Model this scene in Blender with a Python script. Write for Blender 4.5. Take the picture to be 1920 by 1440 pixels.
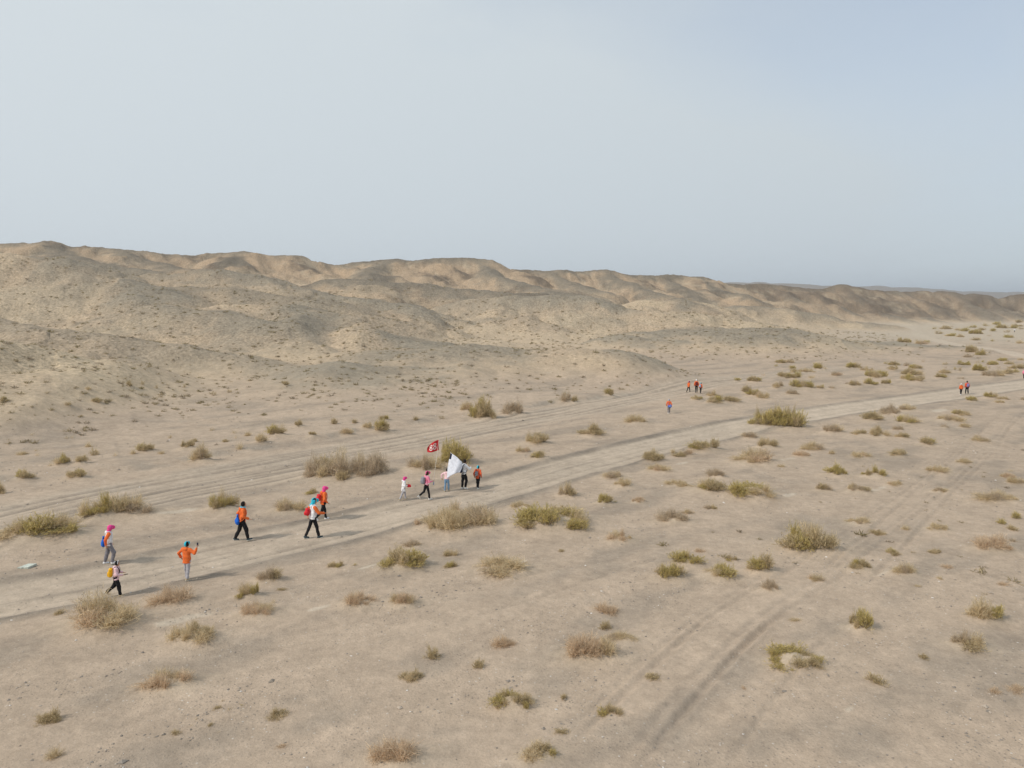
import bpy, math, random, time
import numpy as np
from mathutils import Vector
T0 = time.time()
S = bpy.context.scene
for o in list(bpy.data.objects):
    bpy.data.objects.remove(o)
# ------------------------------------------------------------------ camera
FPX, PW, PH = 1356.0, 1920.0, 1440.0
CAMZ, HORIZON = 10.3, 575.0
PITCH = math.atan((PH/2-HORIZON)/FPX)
cam_d = bpy.data.cameras.new('camera'); cam = bpy.data.objects.new('camera', cam_d)
S.collection.objects.link(cam)
cam_d.sensor_width = 36.0; cam_d.lens = FPX/PW*36.0
cam_d.clip_start = 0.3; cam_d.clip_end = 40000
cam.location = (0, 0, CAMZ); cam.rotation_euler = (math.pi/2-PITCH, 0, 0)
S.camera = cam
# ------------------------------------------------------------------ light
SUN_EL = math.radians(41); SUN_AZ = math.atan2(-0.47, -0.88)       # where the sun stands (left, behind the camera)
SX, SY, SZ = math.cos(SUN_AZ)*math.cos(SUN_EL), math.sin(SUN_AZ)*math.cos(SUN_EL), math.sin(SUN_EL)
world = bpy.data.worlds.new('World'); S.world = world; world.use_nodes = True
wn, wl = world.node_tree.nodes, world.node_tree.links
wn.clear()
w_out = wn.new('ShaderNodeOutputWorld'); w_bg = wn.new('ShaderNodeBackground'); w_bg.inputs['Strength'].default_value = 0.15
sky = wn.new('ShaderNodeTexSky'); sky.sky_type = 'NISHITA'; sky.sun_disc = False
sky.sun_elevation = SUN_EL; sky.sun_rotation = math.atan2(SX, SY); sky.altitude = 1200
sky.air_density = 1.0; sky.dust_density = 1.5; sky.ozone_density = 1.5
w_tc = wn.new('ShaderNodeTexCoord')
w_map = wn.new('ShaderNodeMapping'); w_map.inputs['Scale'].default_value = (1.0, 1.0, 2.6); w_map.inputs['Rotation'].default_value = (0.1, 0.25, 0.5)
w_noi = wn.new('ShaderNodeTexNoise'); w_noi.inputs['Scale'].default_value = 1.7; w_noi.inputs['Detail'].default_value = 7; w_noi.inputs['Roughness'].default_value = 0.5
w_noi.inputs['Distortion'].default_value = 0.35
w_ramp = wn.new('ShaderNodeMapRange'); w_ramp.inputs['From Min'].default_value = 0.35; w_ramp.inputs['From Max'].default_value = 0.68
w_ramp.inputs['To Min'].default_value = -0.06; w_ramp.inputs['To Max'].default_value = 0.16
w_sep = wn.new('ShaderNodeSeparateXYZ'); w_el = wn.new('ShaderNodeMapRange'); w_el.interpolation_type = 'SMOOTHSTEP'     # the veil is thicker low down and towards the sun
w_el.inputs['From Min'].default_value = 0.0; w_el.inputs['From Max'].default_value = 0.45; w_el.inputs['To Min'].default_value = 0.62; w_el.inputs['To Max'].default_value = 0.0
w_sd = wn.new('ShaderNodeMapRange'); w_sd.inputs['From Min'].default_value = 0.10; w_sd.inputs['From Max'].default_value = 0.50; w_sd.inputs['To Min'].default_value = 0.16; w_sd.inputs['To Max'].default_value = 0.86
w_a1 = wn.new('ShaderNodeMath'); w_a1.operation = 'ADD'; w_a2 = wn.new('ShaderNodeMath'); w_a2.operation = 'ADD'; w_a2.use_clamp = True
w_dot = wn.new('ShaderNodeVectorMath'); w_dot.operation = 'DOT_PRODUCT'; w_dot.inputs[1].default_value = (SX, SY, SZ)
w_aur = wn.new('ShaderNodeMapRange'); w_aur.inputs['From Min'].default_value = -1; w_aur.inputs['From Max'].default_value = 1
w_aur.inputs['To Min'].default_value = 0.0; w_aur.inputs['To Max'].default_value = 1.0
w_veil = wn.new('ShaderNodeMix'); w_veil.data_type = 'RGBA'
w_veil.inputs[6].default_value = (3.5, 3.92, 4.2, 1); w_veil.inputs[7].default_value = (4.5, 4.87, 5.1, 1)
w_mix = wn.new('ShaderNodeMix'); w_mix.data_type = 'RGBA'
wl.new(w_tc.outputs['Generated'], w_map.inputs['Vector']); wl.new(w_map.outputs[0], w_noi.inputs['Vector'])
wl.new(w_noi.outputs[0], w_ramp.inputs['Value']); wl.new(w_tc.outputs['Generated'], w_dot.inputs[0])
wl.new(w_dot.outputs['Value'], w_aur.inputs['Value']); wl.new(w_aur.outputs[0], w_veil.inputs[0])
wl.new(sky.outputs[0], w_mix.inputs[6]); wl.new(w_veil.outputs[2], w_mix.inputs[7]); wl.new(w_tc.outputs['Generated'], w_sep.inputs[0]); wl.new(w_sep.outputs[2], w_el.inputs['Value']); wl.new(w_aur.outputs[0], w_sd.inputs['Value'])
wl.new(w_sd.outputs[0], w_a1.inputs[0]); wl.new(w_el.outputs[0], w_a1.inputs[1]); wl.new(w_a1.outputs[0], w_a2.inputs[0]); wl.new(w_ramp.outputs[0], w_a2.inputs[1]); wl.new(w_a2.outputs[0], w_mix.inputs[0])
wl.new(w_mix.outputs[2], w_bg.inputs['Color']); wl.new(w_bg.outputs[0], w_out.inputs['Surface'])
sun_d = bpy.data.lights.new('sun', 'SUN'); sun_d.energy = 2.5; sun_d.angle = math.radians(4.5); sun_d.color = (1.0, 0.93, 0.83)
sun = bpy.data.objects.new('sun', sun_d); S.collection.objects.link(sun)
sun.rotation_euler = Vector((SX, SY, SZ)).to_track_quat('Z', 'Y').to_euler()
S.view_settings.view_transform = 'Standard'; S.view_settings.look = 'None'; S.view_settings.exposure = 0.10; S.view_settings.gamma = 1.0
S.view_settings.use_curve_mapping = False
# ------------------------------------------------------------------ helpers
C = S.collection
CP_, SP_ = math.cos(PITCH), math.sin(PITCH)
def ray(px, py):
    """direction of a photo pixel's sight line, scaled so that y = 1"""
    u = (px-PW/2)/FPX; v = (PH/2-py)/FPX
    d = np.array([u, CP_+v*SP_, -SP_+v*CP_])
    return d/d[1]
def at(px, py, Y):
    d = ray(px, py); return np.array([d[0]*Y, Y, CAMZ+d[2]*Y])
def flat(px, py, z=0.0):
    d = ray(px, py); t = (z-CAMZ)/d[2]; return np.array([d[0]*t, t])
def sstep(a, b, x):
    t = np.clip((x-a)/(b-a), 0, 1); return t*t*(3-2*t)
_pr = np.random.RandomState(7); _perm = _pr.permutation(512); _perm = np.concatenate([_perm, _perm, _perm])
_ga = _pr.rand(512)*2*np.pi; _gx = np.cos(_ga); _gy = np.sin(_ga)
def gn(x, y, s=0):
    """gradient noise, about -0.7..0.7"""
    xf = np.floor(x); yf = np.floor(y); xi = xf.astype(np.int64)+s*57; yi = yf.astype(np.int64)+s*131
    fx = x-xf; fy = y-yf
    ux = fx*fx*fx*(fx*(fx*6-15)+10); uy = fy*fy*fy*(fy*(fy*6-15)+10)
    def g(ix, iy, dx, dy):
        h = _perm[_perm[ix & 511]+(iy & 511)]
        return _gx[h]*dx+_gy[h]*dy
    a = g(xi, yi, fx, fy); b = g(xi+1, yi, fx-1, fy); c = g(xi, yi+1, fx, fy-1); d = g(xi+1, yi+1, fx-1, fy-1)
    return (a+(b-a)*ux)+((c+(d-c)*ux)-(a+(b-a)*ux))*uy
def fbm(x, y, n=4, s=0, gain=0.5):
    v = 0; a = 1.0
    for i in range(n):
        v = v+a*gn(x, y, s+i); x = x*2.03+11.3; y = y*2.03+5.7; a *= gain
    return v
def mesh_from(name, verts, faces, smooth=True, cols=None):
    """verts (n,3), faces (m,3|4) arrays -> mesh data"""
    me = bpy.data.meshes.new(name)
    verts = np.asarray(verts, np.float32); faces = np.asarray(faces, np.int32); k = faces.shape[1]
    me.vertices.add(len(verts)); me.vertices.foreach_set('co', verts.ravel())
    me.loops.add(faces.size); me.loops.foreach_set('vertex_index', faces.ravel())
    me.polygons.add(len(faces)); me.polygons.foreach_set('loop_start', np.arange(0, faces.size, k, dtype=np.int32))
    me.polygons.foreach_set('use_smooth', np.full(len(faces), smooth, dtype=bool))
    me.update(calc_edges=True)
    if cols is not None:
        a = me.color_attributes.new('col', 'FLOAT_COLOR', 'POINT')
        c = np.ones((len(verts), 4), np.float32); c[:, :3] = cols; a.data.foreach_set('color', c.ravel())
    return me
def obj(name, me, mat=None, parent=None, loc=None, rot=None, scale=None):
    o = bpy.data.objects.new(name, me)
    if mat is not None and me is not None and not me.materials: me.materials.append(mat)
    C.objects.link(o)
    if parent is not None: o.parent = parent
    if loc is not None: o.location = [float(v) for v in loc]
    if rot is not None: o.rotation_euler = [float(v) for v in rot]
    if scale is not None: o.scale = [float(v) for v in scale]
    return o
def tag(o, label, cat=None, group=None):
    o['label'] = label
    if cat: o['category'] = cat
    if group: o['group'] = group
    return o
def material(name, col, rough=0.9, var=0.12, scale=30.0, bump=0.0, bscale=60.0, attr=False, transl=0.0, spec=0.2):
    m = bpy.data.materials.new(name); m.use_nodes = True
    n, l = m.node_tree.nodes, m.node_tree.links
    b = n['Principled BSDF']; b.inputs['Roughness'].default_value = rough
    b.inputs['Specular IOR Level'].default_value = spec
    tc = n.new('ShaderNodeTexCoord')
    no = n.new('ShaderNodeTexNoise'); no.inputs['Scale'].default_value = scale; no.inputs['Detail'].default_value = 4
    l.new(tc.outputs['Object'], no.inputs['Vector'])
    mr = n.new('ShaderNodeMapRange'); mr.inputs['From Min'].default_value = 0.3; mr.inputs['From Max'].default_value = 0.7
    mr.inputs['To Min'].default_value = 1-var; mr.inputs['To Max'].default_value = 1+var
    l.new(no.outputs[0], mr.inputs['Value'])
    mx = n.new('ShaderNodeMix'); mx.data_type = 'RGBA'; mx.blend_type = 'MULTIPLY'; mx.inputs[0].default_value = 1.0
    if attr:
        at_ = n.new('ShaderNodeAttribute'); at_.attribute_name = 'col'; l.new(at_.outputs['Color'], mx.inputs[6])
    else:
        mx.inputs[6].default_value = (*col, 1)
    l.new(mr.outputs[0], mx.inputs[7]); l.new(mx.outputs[2], b.inputs['Base Color'])
    if bump:
        nb = n.new('ShaderNodeTexNoise'); nb.inputs['Scale'].default_value = bscale; nb.inputs['Detail'].default_value = 3
        l.new(tc.outputs['Object'], nb.inputs['Vector'])
        bp = n.new('ShaderNodeBump'); bp.inputs['Strength'].default_value = bump; bp.inputs['Distance'].default_value = 0.02
        l.new(nb.outputs[0], bp.inputs['Height']); l.new(bp.outputs[0], b.inputs['Normal'])
    if transl:
        tr = n.new('ShaderNodeBsdfTranslucent'); l.new(mx.outputs[2], tr.inputs['Color'])
        ms = n.new('ShaderNodeMixShader'); ms.inputs[0].default_value = transl
        l.new(b.outputs[0], ms.inputs[1]); l.new(tr.outputs[0], ms.inputs[2]); l.new(ms.outputs[0], n['Material Output'].inputs['Surface'])
    return m
# ------------------------------------------------------------------ terrain: control points (photo pixel, distance in m)
VALLEY = [  # low ground between the hills
 (0,735,66),(0,690,80),(0,640,105),(0,590,140),(0,550,170),(0,520,215),(0,505,280),
 (-300,700,66),(-300,620,105),(-300,540,170),(-300,490,280),
 (250,760,70),(250,720,82),(250,665,108),(250,615,135),(250,570,172),(250,535,220),(250,505,290),
 (500,780,70),(500,735,84),(500,690,102),(500,630,130),(500,585,170),(500,545,215),(500,510,300),
 (750,765,77),(750,722,90),(750,670,112),(750,635,135),(750,590,180),(750,555,225),(750,520,320),
 (960,735,88),(960,700,104),(960,665,122),(960,625,165),(960,585,210),(960,555,270),(960,530,340),
 (1150,722,98),(1150,690,114),(1150,655,138),(1150,615,185),(1150,585,240),(1150,555,310),(1150,535,370),
 (1400,682,128),(1400,655,150),(1400,620,205),(1400,595,265),(1400,570,350),(1400,552,420),
 (1550,668,145),(1550,645,172),(1550,615,250),(1550,600,330),(1550,590,400),(1550,565,440),(1680,600,415),(1680,575,450),(1680,558,500),
 (1850,603,425),(1850,575,470),(1850,560,520),(2100,600,430),(2100,565,520),(2400,598,440),(2400,565,540)]
cps = [tuple(at(a_, b_, Y_*(1.085 if b_ < 722 and Y_ < 300 else 1.0))) for a_, b_, Y_ in VALLEY]
FLOORPX = [(0,900),(150,880),(300,868),(500,842),(620,828),(750,800),(900,780),(1100,755),(1300,722),(1450,698),(1600,683),(1750,668),(1830,660),(1880,640),(1800,628),(1700,622),(1660,612),(1640,616),
           (0,1000),(300,1000),(600,950),(900,900),(1200,850),(1500,800),(1800,750),(1920,700),(1920,640),(1920,620),(0,1200),(500,1200),(1000,1200),(1500,1200),(1920,1200),(960,1440),(0,1440),(1920,1440),(1500,1000),(1920,900),(2200,700),(2200,640),(2200,612),(2600,650)]
cps += [(*flat(a, b), 0.0) for a, b in FLOORPX]
cps += [(x, y, 0.0) for x, y in [(-60,10),(-60,-40),(0,-30),(60,-30),(80,30),(140,60),(200,120),(260,200),(350,300),(-140,-80),(0,-150),(200,-150),(400,0),(450,200),(-250,-250),(-110,-20),(-400,-400),(600,-300)]]
cps += [(-140,30,7.0),(-200,60,14.0),(-260,0,16.0),(-300,150,26),(-400,300,34),(-300,420,30),(-450,80,26),(0,480,24),(150,560,18),(0,700,14),(-300,700,18),(300,700,12),(500,700,8),(600,480,3),(-600,500,20),(-700,0,20),(900,300,2),(0,1100,6),(700,1000,6),(-900,900,10),(1200,-300,2),(-1000,-800,6),(500,-900,2)]
cps = np.array(cps); _n = len(cps)
_d = np.sqrt(((cps[:, None, :2]-cps[None, :, :2])**2).sum(-1)+4.0)
_w = np.linalg.solve(-_d, cps[:, 2])
def rbf(X, Y):
    out = np.zeros(X.shape)
    for (cx, cy, _), w in zip(cps, _w):
        out -= w*np.sqrt((X-cx)**2+(Y-cy)**2+4.0)
    return out
# ridges: (crest points as photo pixel + distance), flank slope, rounding radius, greyness of its gravel cap, warmth of its flank
RIDGES = [
 ([(-320,615,70),(-120,640,72),(0,657,74),(110,688,76),(200,713,78)], .20, 8, -1.0, .0),
 ([(-250,585,100),(-100,594,100),(0,602,100),(100,618,100),(220,632,99),(300,645,98),(450,662,97),(560,684,94)], .22, 5, .5, .0),
 ([(590,694,93),(700,684,92),(790,702,90),(870,731,86)], .13, 9, .95, .0),
 ([(330,715,86),(420,712,86),(520,722,84)], .10, 9, -.5, .0),
 ([(180,602,146),(330,568,142),(430,578,138),(500,602,128)], .24, 7, .75, .0),
 ([(500,590,152),(560,571,150),(640,600,140),(720,618,132),(815,641,122)], .20, 6, .95, .0),
 ([(790,652,109),(880,644,108),(1000,655,108),(1120,675,106),(1240,700,102)], .15, 7, .8, .0),
 ([(-250,450,202),(-80,463,198),(0,474,195),(80,481,190),(150,495,185),(230,525,178),(340,548,168)], .28, 8, .95, .1),
 ([(240,520,236),(330,512,232),(420,506,230),(500,518,226),(580,540,220),(680,558,212),(770,577,200)], .26, 7, .9, .1),
 ([(170,556,187),(330,538,182),(430,538,180),(560,556,175),(630,568,168)], .24, 7, .55, .3),
 ([(610,522,256),(700,525,250),(800,530,248),(900,545,240),(1010,553,234)], .36, 4, .7, .8),
 ([(870,563,216),(960,552,215),(1090,556,214),(1180,580,203)], .28, 6, 1.0, .0),
 ([(1150,577,257),(1210,561,255),(1310,569,250)], .25, 6, -.6, .0),
 ([(1120,592,206),(1200,581,205),(1300,586,205),(1410,603,198)], .18, 8, -.5, .0),
 ([(1250,620,168),(1340,615,168),(1450,622,165),(1540,636,160)], .13, 8, .9, .0),
 ([(1440,655,190),(1560,638,182),(1680,638,176),(1760,647,168),(1818,663,156)], .16, 4, 1.0, .0),
 ([(1310,571,305),(1420,574,302),(1520,588,298),(1605,603,288)], .25, 6, .8, .2),
 ([(-400,445,332),(-60,456,320),(0,458,318),(75,453,316),(120,463,316),(215,468,318),(290,472,322),(330,480,325)], .33, 8, .5, .8),
 ([(340,480,330),(400,476,332),(465,472,335),(510,478,337),(535,477,338),(590,490,342),(640,497,345)], .33, 7, .25, .9),
 ([(640,494,360),(740,489,362),(820,484,365),(890,487,368),(920,492,368),(960,503,372),(1020,509,376),(1130,506,390),(1180,515,395),(1250,516,400),(1300,517,410),(1345,530,415)], .34, 6, .7, .9),
 ([(1340,532,440),(1440,531,450),(1500,538,460),(1550,540,470),(1582,533,475),(1625,543,480),(1700,546,490),(1760,543,495),(1830,550,500),(1880,552,505),(2050,551,510),(2400,556,520)], .36, 5, .8, .75),
 ([(740,489,362),(700,505,330),(690,517,300)], .34, 5, .6, .8), ([(890,487,368),(930,515,330),(1030,540,295),(1060,549,280)], .32, 5, .8, .7),
 ([(1130,507,390),(1180,530,350),(1240,551,325)], .34, 5, .6, .8), ([(1300,518,410),(1340,545,370),(1410,558,345)], .36, 5, .5, .9),
 ([(1440,532,450),(1480,555,420),(1550,592,395)], .38, 4, .5, .9), ([(1582,534,475),(1620,560,440),(1690,601,405)], .40, 4, .7, .7),
 ([(1700,546,490),(1750,575,450),(1800,603,415)], .40, 4, .7, .6), ([(1830,550,500),(1880,580,450),(1930,605,412)], .40, 4, .8, .4),
 ([(2050,551,510),(2120,575,460),(2160,600,425)], .40, 4, .8, .4),
 ([(75,454,316),(130,476,290),(170,492,265)], .34, 5, .4, .9), ([(465,473,335),(430,490,305)], .34, 5, .2, 1.0), ([(215,468,318),(250,482,290),(340,502,265)], .32, 5, .3, .9),
 ([(1500,538,460),(1530,560,430),(1600,585,410)], .40, 4, .6, .7), ([(1640,544,482),(1690,575,445),(1740,600,412)], .40, 4, .8, .5), ([(1770,545,495),(1830,575,455),(1870,603,418)], .40, 4, .7, .5),
 ([(1250,516,400),(1270,540,360),(1310,560,330)], .36, 4, .5, .8), ([(1020,509,376),(1060,528,345),(1120,545,315)], .33, 5, .6, .7),
]
RW = []
for pts, sl, cr, gy, wm in RIDGES:
    yy = pts[len(pts)//2][2]; f_ = 1.65 if yy < 120 else 1.5 if yy < 270 else 1.1      # nearer mounds are steeper
    RW.append((np.array([at(*p) for p in pts]), sl*f_, cr*(.8 if yy < 270 else 1), gy, wm))
FAR = []
for pts, sl, cr in [([(1180,538,3600),(1340,530,3500),(1420,529,3500),(1490,534,3550),(1560,537,3600),(1640,537,3700),(1760,543,3800),(1860,548,3900),(1990,547,4000),(2300,552,4200),(2800,548,4300)], .12, 90),
                    ([(900,548,5200),(1400,540,5200),(1700,546,5400),(1950,552,5600),(2400,549,5800)], .10, 150),
                    ([(-1200,520,3000),(-600,515,3200),(0,520,3400),(600,530,3600)], .12, 100)]:
    FAR.append((np.array([at(*p) for p in pts]), sl, cr, 1.0, 0.3))
def polyline(X, Y, P):
    """nearest distance, height on the crest, arc length and side for a polyline P (x,y,z)"""
    best = np.full(X.shape, 1e9); hz = np.zeros(X.shape); ss = np.zeros(X.shape); sd = np.zeros(X.shape); acc = 0.0
    for i in range(len(P)-1):
        ax, ay, az = P[i]; bx, by, bz = P[i+1]; ex, ey = bx-ax, by-ay; L2 = ex*ex+ey*ey; L = math.sqrt(L2)
        t = np.clip(((X-ax)*ex+(Y-ay)*ey)/L2, 0, 1)
        dx = X-(ax+ex*t); dy = Y-(ay+ey*t); d = np.sqrt(dx*dx+dy*dy); m = d < best
        best = np.where(m, d, best); hz = np.where(m, az+(bz-az)*t, hz); ss = np.where(m, acc+L*t, ss)
        sd = np.where(m, np.sign(ex*dy-ey*dx), sd); acc += L
    return best, hz, ss, sd
def ridge(X, Y, P, sl, cr):
    """surface of one ridge (the highest of its segments' flanks), distance to the crest, arc length, and how safely one segment owns the spot"""
    best = np.full(X.shape, -1e9); dd = np.full(X.shape, 99.0); ss = np.zeros(X.shape); cf = np.ones(X.shape); acc = 0.0
    for i in range(len(P)-1):
        ax, ay, az = P[i]; bx, by, bz = P[i+1]; ex, ey = bx-ax, by-ay; L2 = ex*ex+ey*ey; L = math.sqrt(L2)
        t = np.clip(((X-ax)*ex+(Y-ay)*ey)/L2, 0, 1)
        d = np.sqrt((X-(ax+ex*t))**2+(Y-(ay+ey*t))**2)
        R = az+(bz-az)*t-sl*(np.sqrt(d*d+cr*cr)-cr); s = acc+L*t; m = R > best
        jump = np.abs(s-ss) > 2.5
        cf = np.where(jump, np.minimum(np.where(m, 1.0, cf), np.clip(np.abs(R-best)/1.2, 0, 1)), cf)
        best = np.where(m, R, best); dd = np.where(m, d, dd); ss = np.where(m, s, ss); acc += L
    return best, dd, ss, cf
def densify(pts, n=6):
    """Catmull-Rom through (x,y) points"""
    P = np.array(pts, float); P = np.vstack([2*P[0]-P[1], P, 2*P[-1]-P[-2]]); out = []
    for i in range(1, len(P)-2):
        for k in range(n):
            t = k/n; a, b, c, d = P[i-1], P[i], P[i+1], P[i+2]
            out.append(0.5*((2*b)+(-a+c)*t+(2*a-5*b+4*c-d)*t*t+(-a+3*b-3*c+d)*t**3))
    out.append(P[-2]); out = np.array(out)
    return np.column_stack([out, np.zeros(len(out))])
def px_line(pts, n=2): return densify([flat(a, b) for a, b in pts], n)
ROAD = px_line([(-260,1172),(0,1122),(200,1086),(400,1040),(640,985),(850,935),(1000,895),(1200,842),(1400,797),(1600,764),(1800,737),(1920,720),(2150,697),(2500,675)])
WASH = px_line([(-260,1040),(0,975),(150,940),(300,910),(450,883),(600,856),(720,836),(900,802),(1050,773),(1200,744),(1330,718),(1450,701),(1580,690)])
WASH2 = px_line([(-200,1075),(0,1010),(150,965),(330,922),(500,893),(640,872)])
TRK1 = px_line([(1060,1500),(1180,1372),(1280,1262),(1360,1185),(1440,1130),(1530,1075),(1620,1005),(1710,940),(1800,868),(1860,812),(1905,770),(1940,740)])
TRK2 = px_line([(1230,1500),(1330,1375),(1400,1285),(1450,1225),(1520,1170),(1640,1120)])
TRK3 = px_line([(560,1210),(760,1170),(930,1120),(1100,1070),(1220,1035),(1350,1020)])
TRK4 = px_line([(1560,1110),(1640,1030),(1740,935),(1830,850),(1890,780)])
FARROAD = px_line([(1690,604),(1700,612),(1722,628),(1770,642),(1840,652),(1920,668),(2050,680),(2300,690)])
BANK = px_line([(-300,940),(-100,915),(60,893),(160,888),(230,884),(320,870),(420,853),(500,843),(600,828),(700,806),(800,791),(900,778),(1060,757),(1200,737)])
BANK2 = px_line([(1660,613),(1700,618)])
def softmax2(a, b, k):
    h = np.clip(0.5+0.5*(a-b)/k, 0, 1); return b+(a-b)*h+k*h*(1-h)
def hills(X, Y):
    """height without the floor's details; also masks for the material"""
    wx = 7*fbm(X/38, Y/38, 3, 3); wy = 7*fbm(X/38+9, Y/38+3, 3, 9)
    Xw, Yw = X+wx, Y+wy
    r = np.sqrt(X*X+Y*Y)
    B = rbf(X, Y); B = softmax2(B-0.3, np.zeros_like(B), 0.5)-0.125
    B = np.maximum(B, 0); B = B-2.2*sstep(2.5, 11, B)*sstep(1500, 800, r)
    z = B.copy(); dom_d = np.full(X.shape, 99.0); dom_s = np.zeros(X.shape); grey = np.zeros(X.shape); warm = np.zeros(X.shape); conf = np.ones(X.shape)
    near = (r < 900)
    zi, Xi, Yi = z[near], Xw[near], Yw[near]
    di, si, gi, wi, ci = dom_d[near], dom_s[near], grey[near], warm[near], conf[near]
    for k, (P, sl, cr, gy, wm) in enumerate(RW):
        mg = 25 if cr == 2.0 else 130; lo = P[:, :2].min(0)-mg; hi = P[:, :2].max(0)+mg
        m = (Xi > lo[0]) & (Xi < hi[0]) & (Yi > lo[1]) & (Yi < hi[1])
        if not m.any(): continue
        R, d, s, cf = ridge(Xi[m], Yi[m], P, sl, cr)
        zz = zi[m]
        zi[m] = softmax2(R, zz, 1.2)-0.0
        f = sstep(-1.6, 1.6, R-zz)
        di[m] = di[m]*(1-f)+d*f; si[m] = np.where(f > 0.5, s+k*97, si[m]); ci[m] = np.where(f > 0.5, (2*f-1)*cf, ci[m]*(1-2*f))
        gi[m] = gi[m]*(1-f)+gy*f; wi[m] = wi[m]*(1-f)+wm*f
    z[near] = zi; dom_d[near] = di; dom_s[near] = si; grey[near] = gi; warm[near] = wi; conf[near] = ci
    hm = sstep(0.5, 6.0, z)*sstep(1600, 800, r); rug = (1+0.35*sstep(230, 330, Y))*(0.35+.4*sstep(70, 130, Y)+.25*sstep(150, 230, Y))
    # valleys sharp, tops round; more on flanks than on crests
    fl = 0.3+0.7*sstep(3, 14, dom_d)
    b1 = np.abs(gn(Xw/42, Yw/42, 21))-0.22; b2 = np.abs(gn(Xw/17+3, Yw/17, 22))-0.22; b3 = np.abs(gn(Xw/7, Yw/7+5, 23))-0.22; b4 = np.abs(gn(Xw/2.9, Yw/2.9, 24))-0.22
    z = z+hm*rug*(4.6*b1*fl+3.8*b2*fl+1.6*b3*fl+0.45*b4)
    # gullies running down the flanks
    gul = np.abs(gn(dom_s/7.0+gn(Xw/9, Yw/9, 31)*0.9, dom_d/55, 33)); gul2 = np.abs(gn(dom_s/2.6+gn(Xw/6, Yw/6, 32)*0.8, dom_d/30, 34))
    ga = sstep(2, 12, dom_d)*sstep(90, 40, dom_d)*hm*(.75+.6*sstep(200, 300, Y))*conf
    z = z+ga*(2.1*(gul-0.25)+(0.5+.6*sstep(200, 300, Y))*(gul2-0.25))
    gully = ga*sstep(0.16, 0.0, gul)
    z = z+sstep(.5, 2.2, z)*sstep(260, 160, r)*1.3*(np.abs(gn(Xw/12+.6*gn(X/25, Y/25, 36), Yw/15, 35))-.24)
    z = z+sstep(0.15, 1.5, z)*sstep(900, 500, r)*(0.28*gn(X/4.3, Y/4.3, 41)+0.13*gn(X/1.6, Y/1.6, 42))
    far = r > 1200
    if far.any():
        Xf, Yf, zf = X[far], Y[far], z[far]
        Xf2 = Xf+90*fbm(Xf/400, Yf/400, 3, 51); Yf2 = Yf+90*fbm(Xf/400+7, Yf/400, 3, 52)
        for P, sl, cr, gy, wm in FAR:
            d, h, s, sd = polyline(Xf2, Yf2, P)
            zf = np.maximum(zf, h-sl*(np.sqrt(d*d+cr*cr)-cr)+(np.abs(gn(Xf/160, Yf/160, 55))-0.25)*18)
        z[far] = zf; grey[far] = 0.8
    return z, dom_d, grey, warm, gully, hm
def track_h(d, gauge=0.85, depth=0.06, wid=0.2, berm=0.03):
    a = np.abs(np.abs(d)-gauge)
    return -depth*np.exp(-(a/wid)**2)+berm*np.exp(-((a-wid*1.9)/(wid*0.8))**2)
# lesser spurs and knolls on the hills: each a short ridge standing a little proud of the slope it grows from
_rk = random.Random(21); _sp = []
while len(_sp) < 95:
    a_ = math.radians(_rk.uniform(-44, 22)); r_0 = _rk.uniform(88, 300); x_, y_ = r_0*math.sin(a_), r_0*math.cos(a_)
    th_ = math.radians(_rk.choice((_rk.uniform(-40, 15), _rk.uniform(-100, -60)))); L_ = _rk.uniform(5, 15)*(.6+r_0/260)
    _sp.append((x_, y_, th_, L_, _rk.uniform(.5, 1.5)*(.55+r_0/320), _rk.random()))
_pts = np.array([(x+math.cos(t)*L*k, y+math.sin(t)*L*k) for x, y, t, L, h, q in _sp for k in (-1, -.35, .35, 1)])
_hz = hills(_pts[:, 0], _pts[:, 1])[0].reshape(-1, 4); _pts = _pts.reshape(-1, 4, 2)
for (x, y, t, L, h, q), P_, Z_ in zip(_sp, _pts, _hz):
    if Z_.min() < 1.6: continue
    z_ = Z_+np.array([-.3, h, h*.9, -.5])
    RW.append((np.column_stack([P_, z_]), .42, 2.0, .9 if q < .5 else .2 if q < .75 else -.4, .5 if y > 230 else .0))
MOUNDS = []      # (x, y, rx, ry, height) of the sand under each big shrub
SHADE = (math.cos(SUN_AZ+math.pi), math.sin(SUN_AZ+math.pi))
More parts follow.
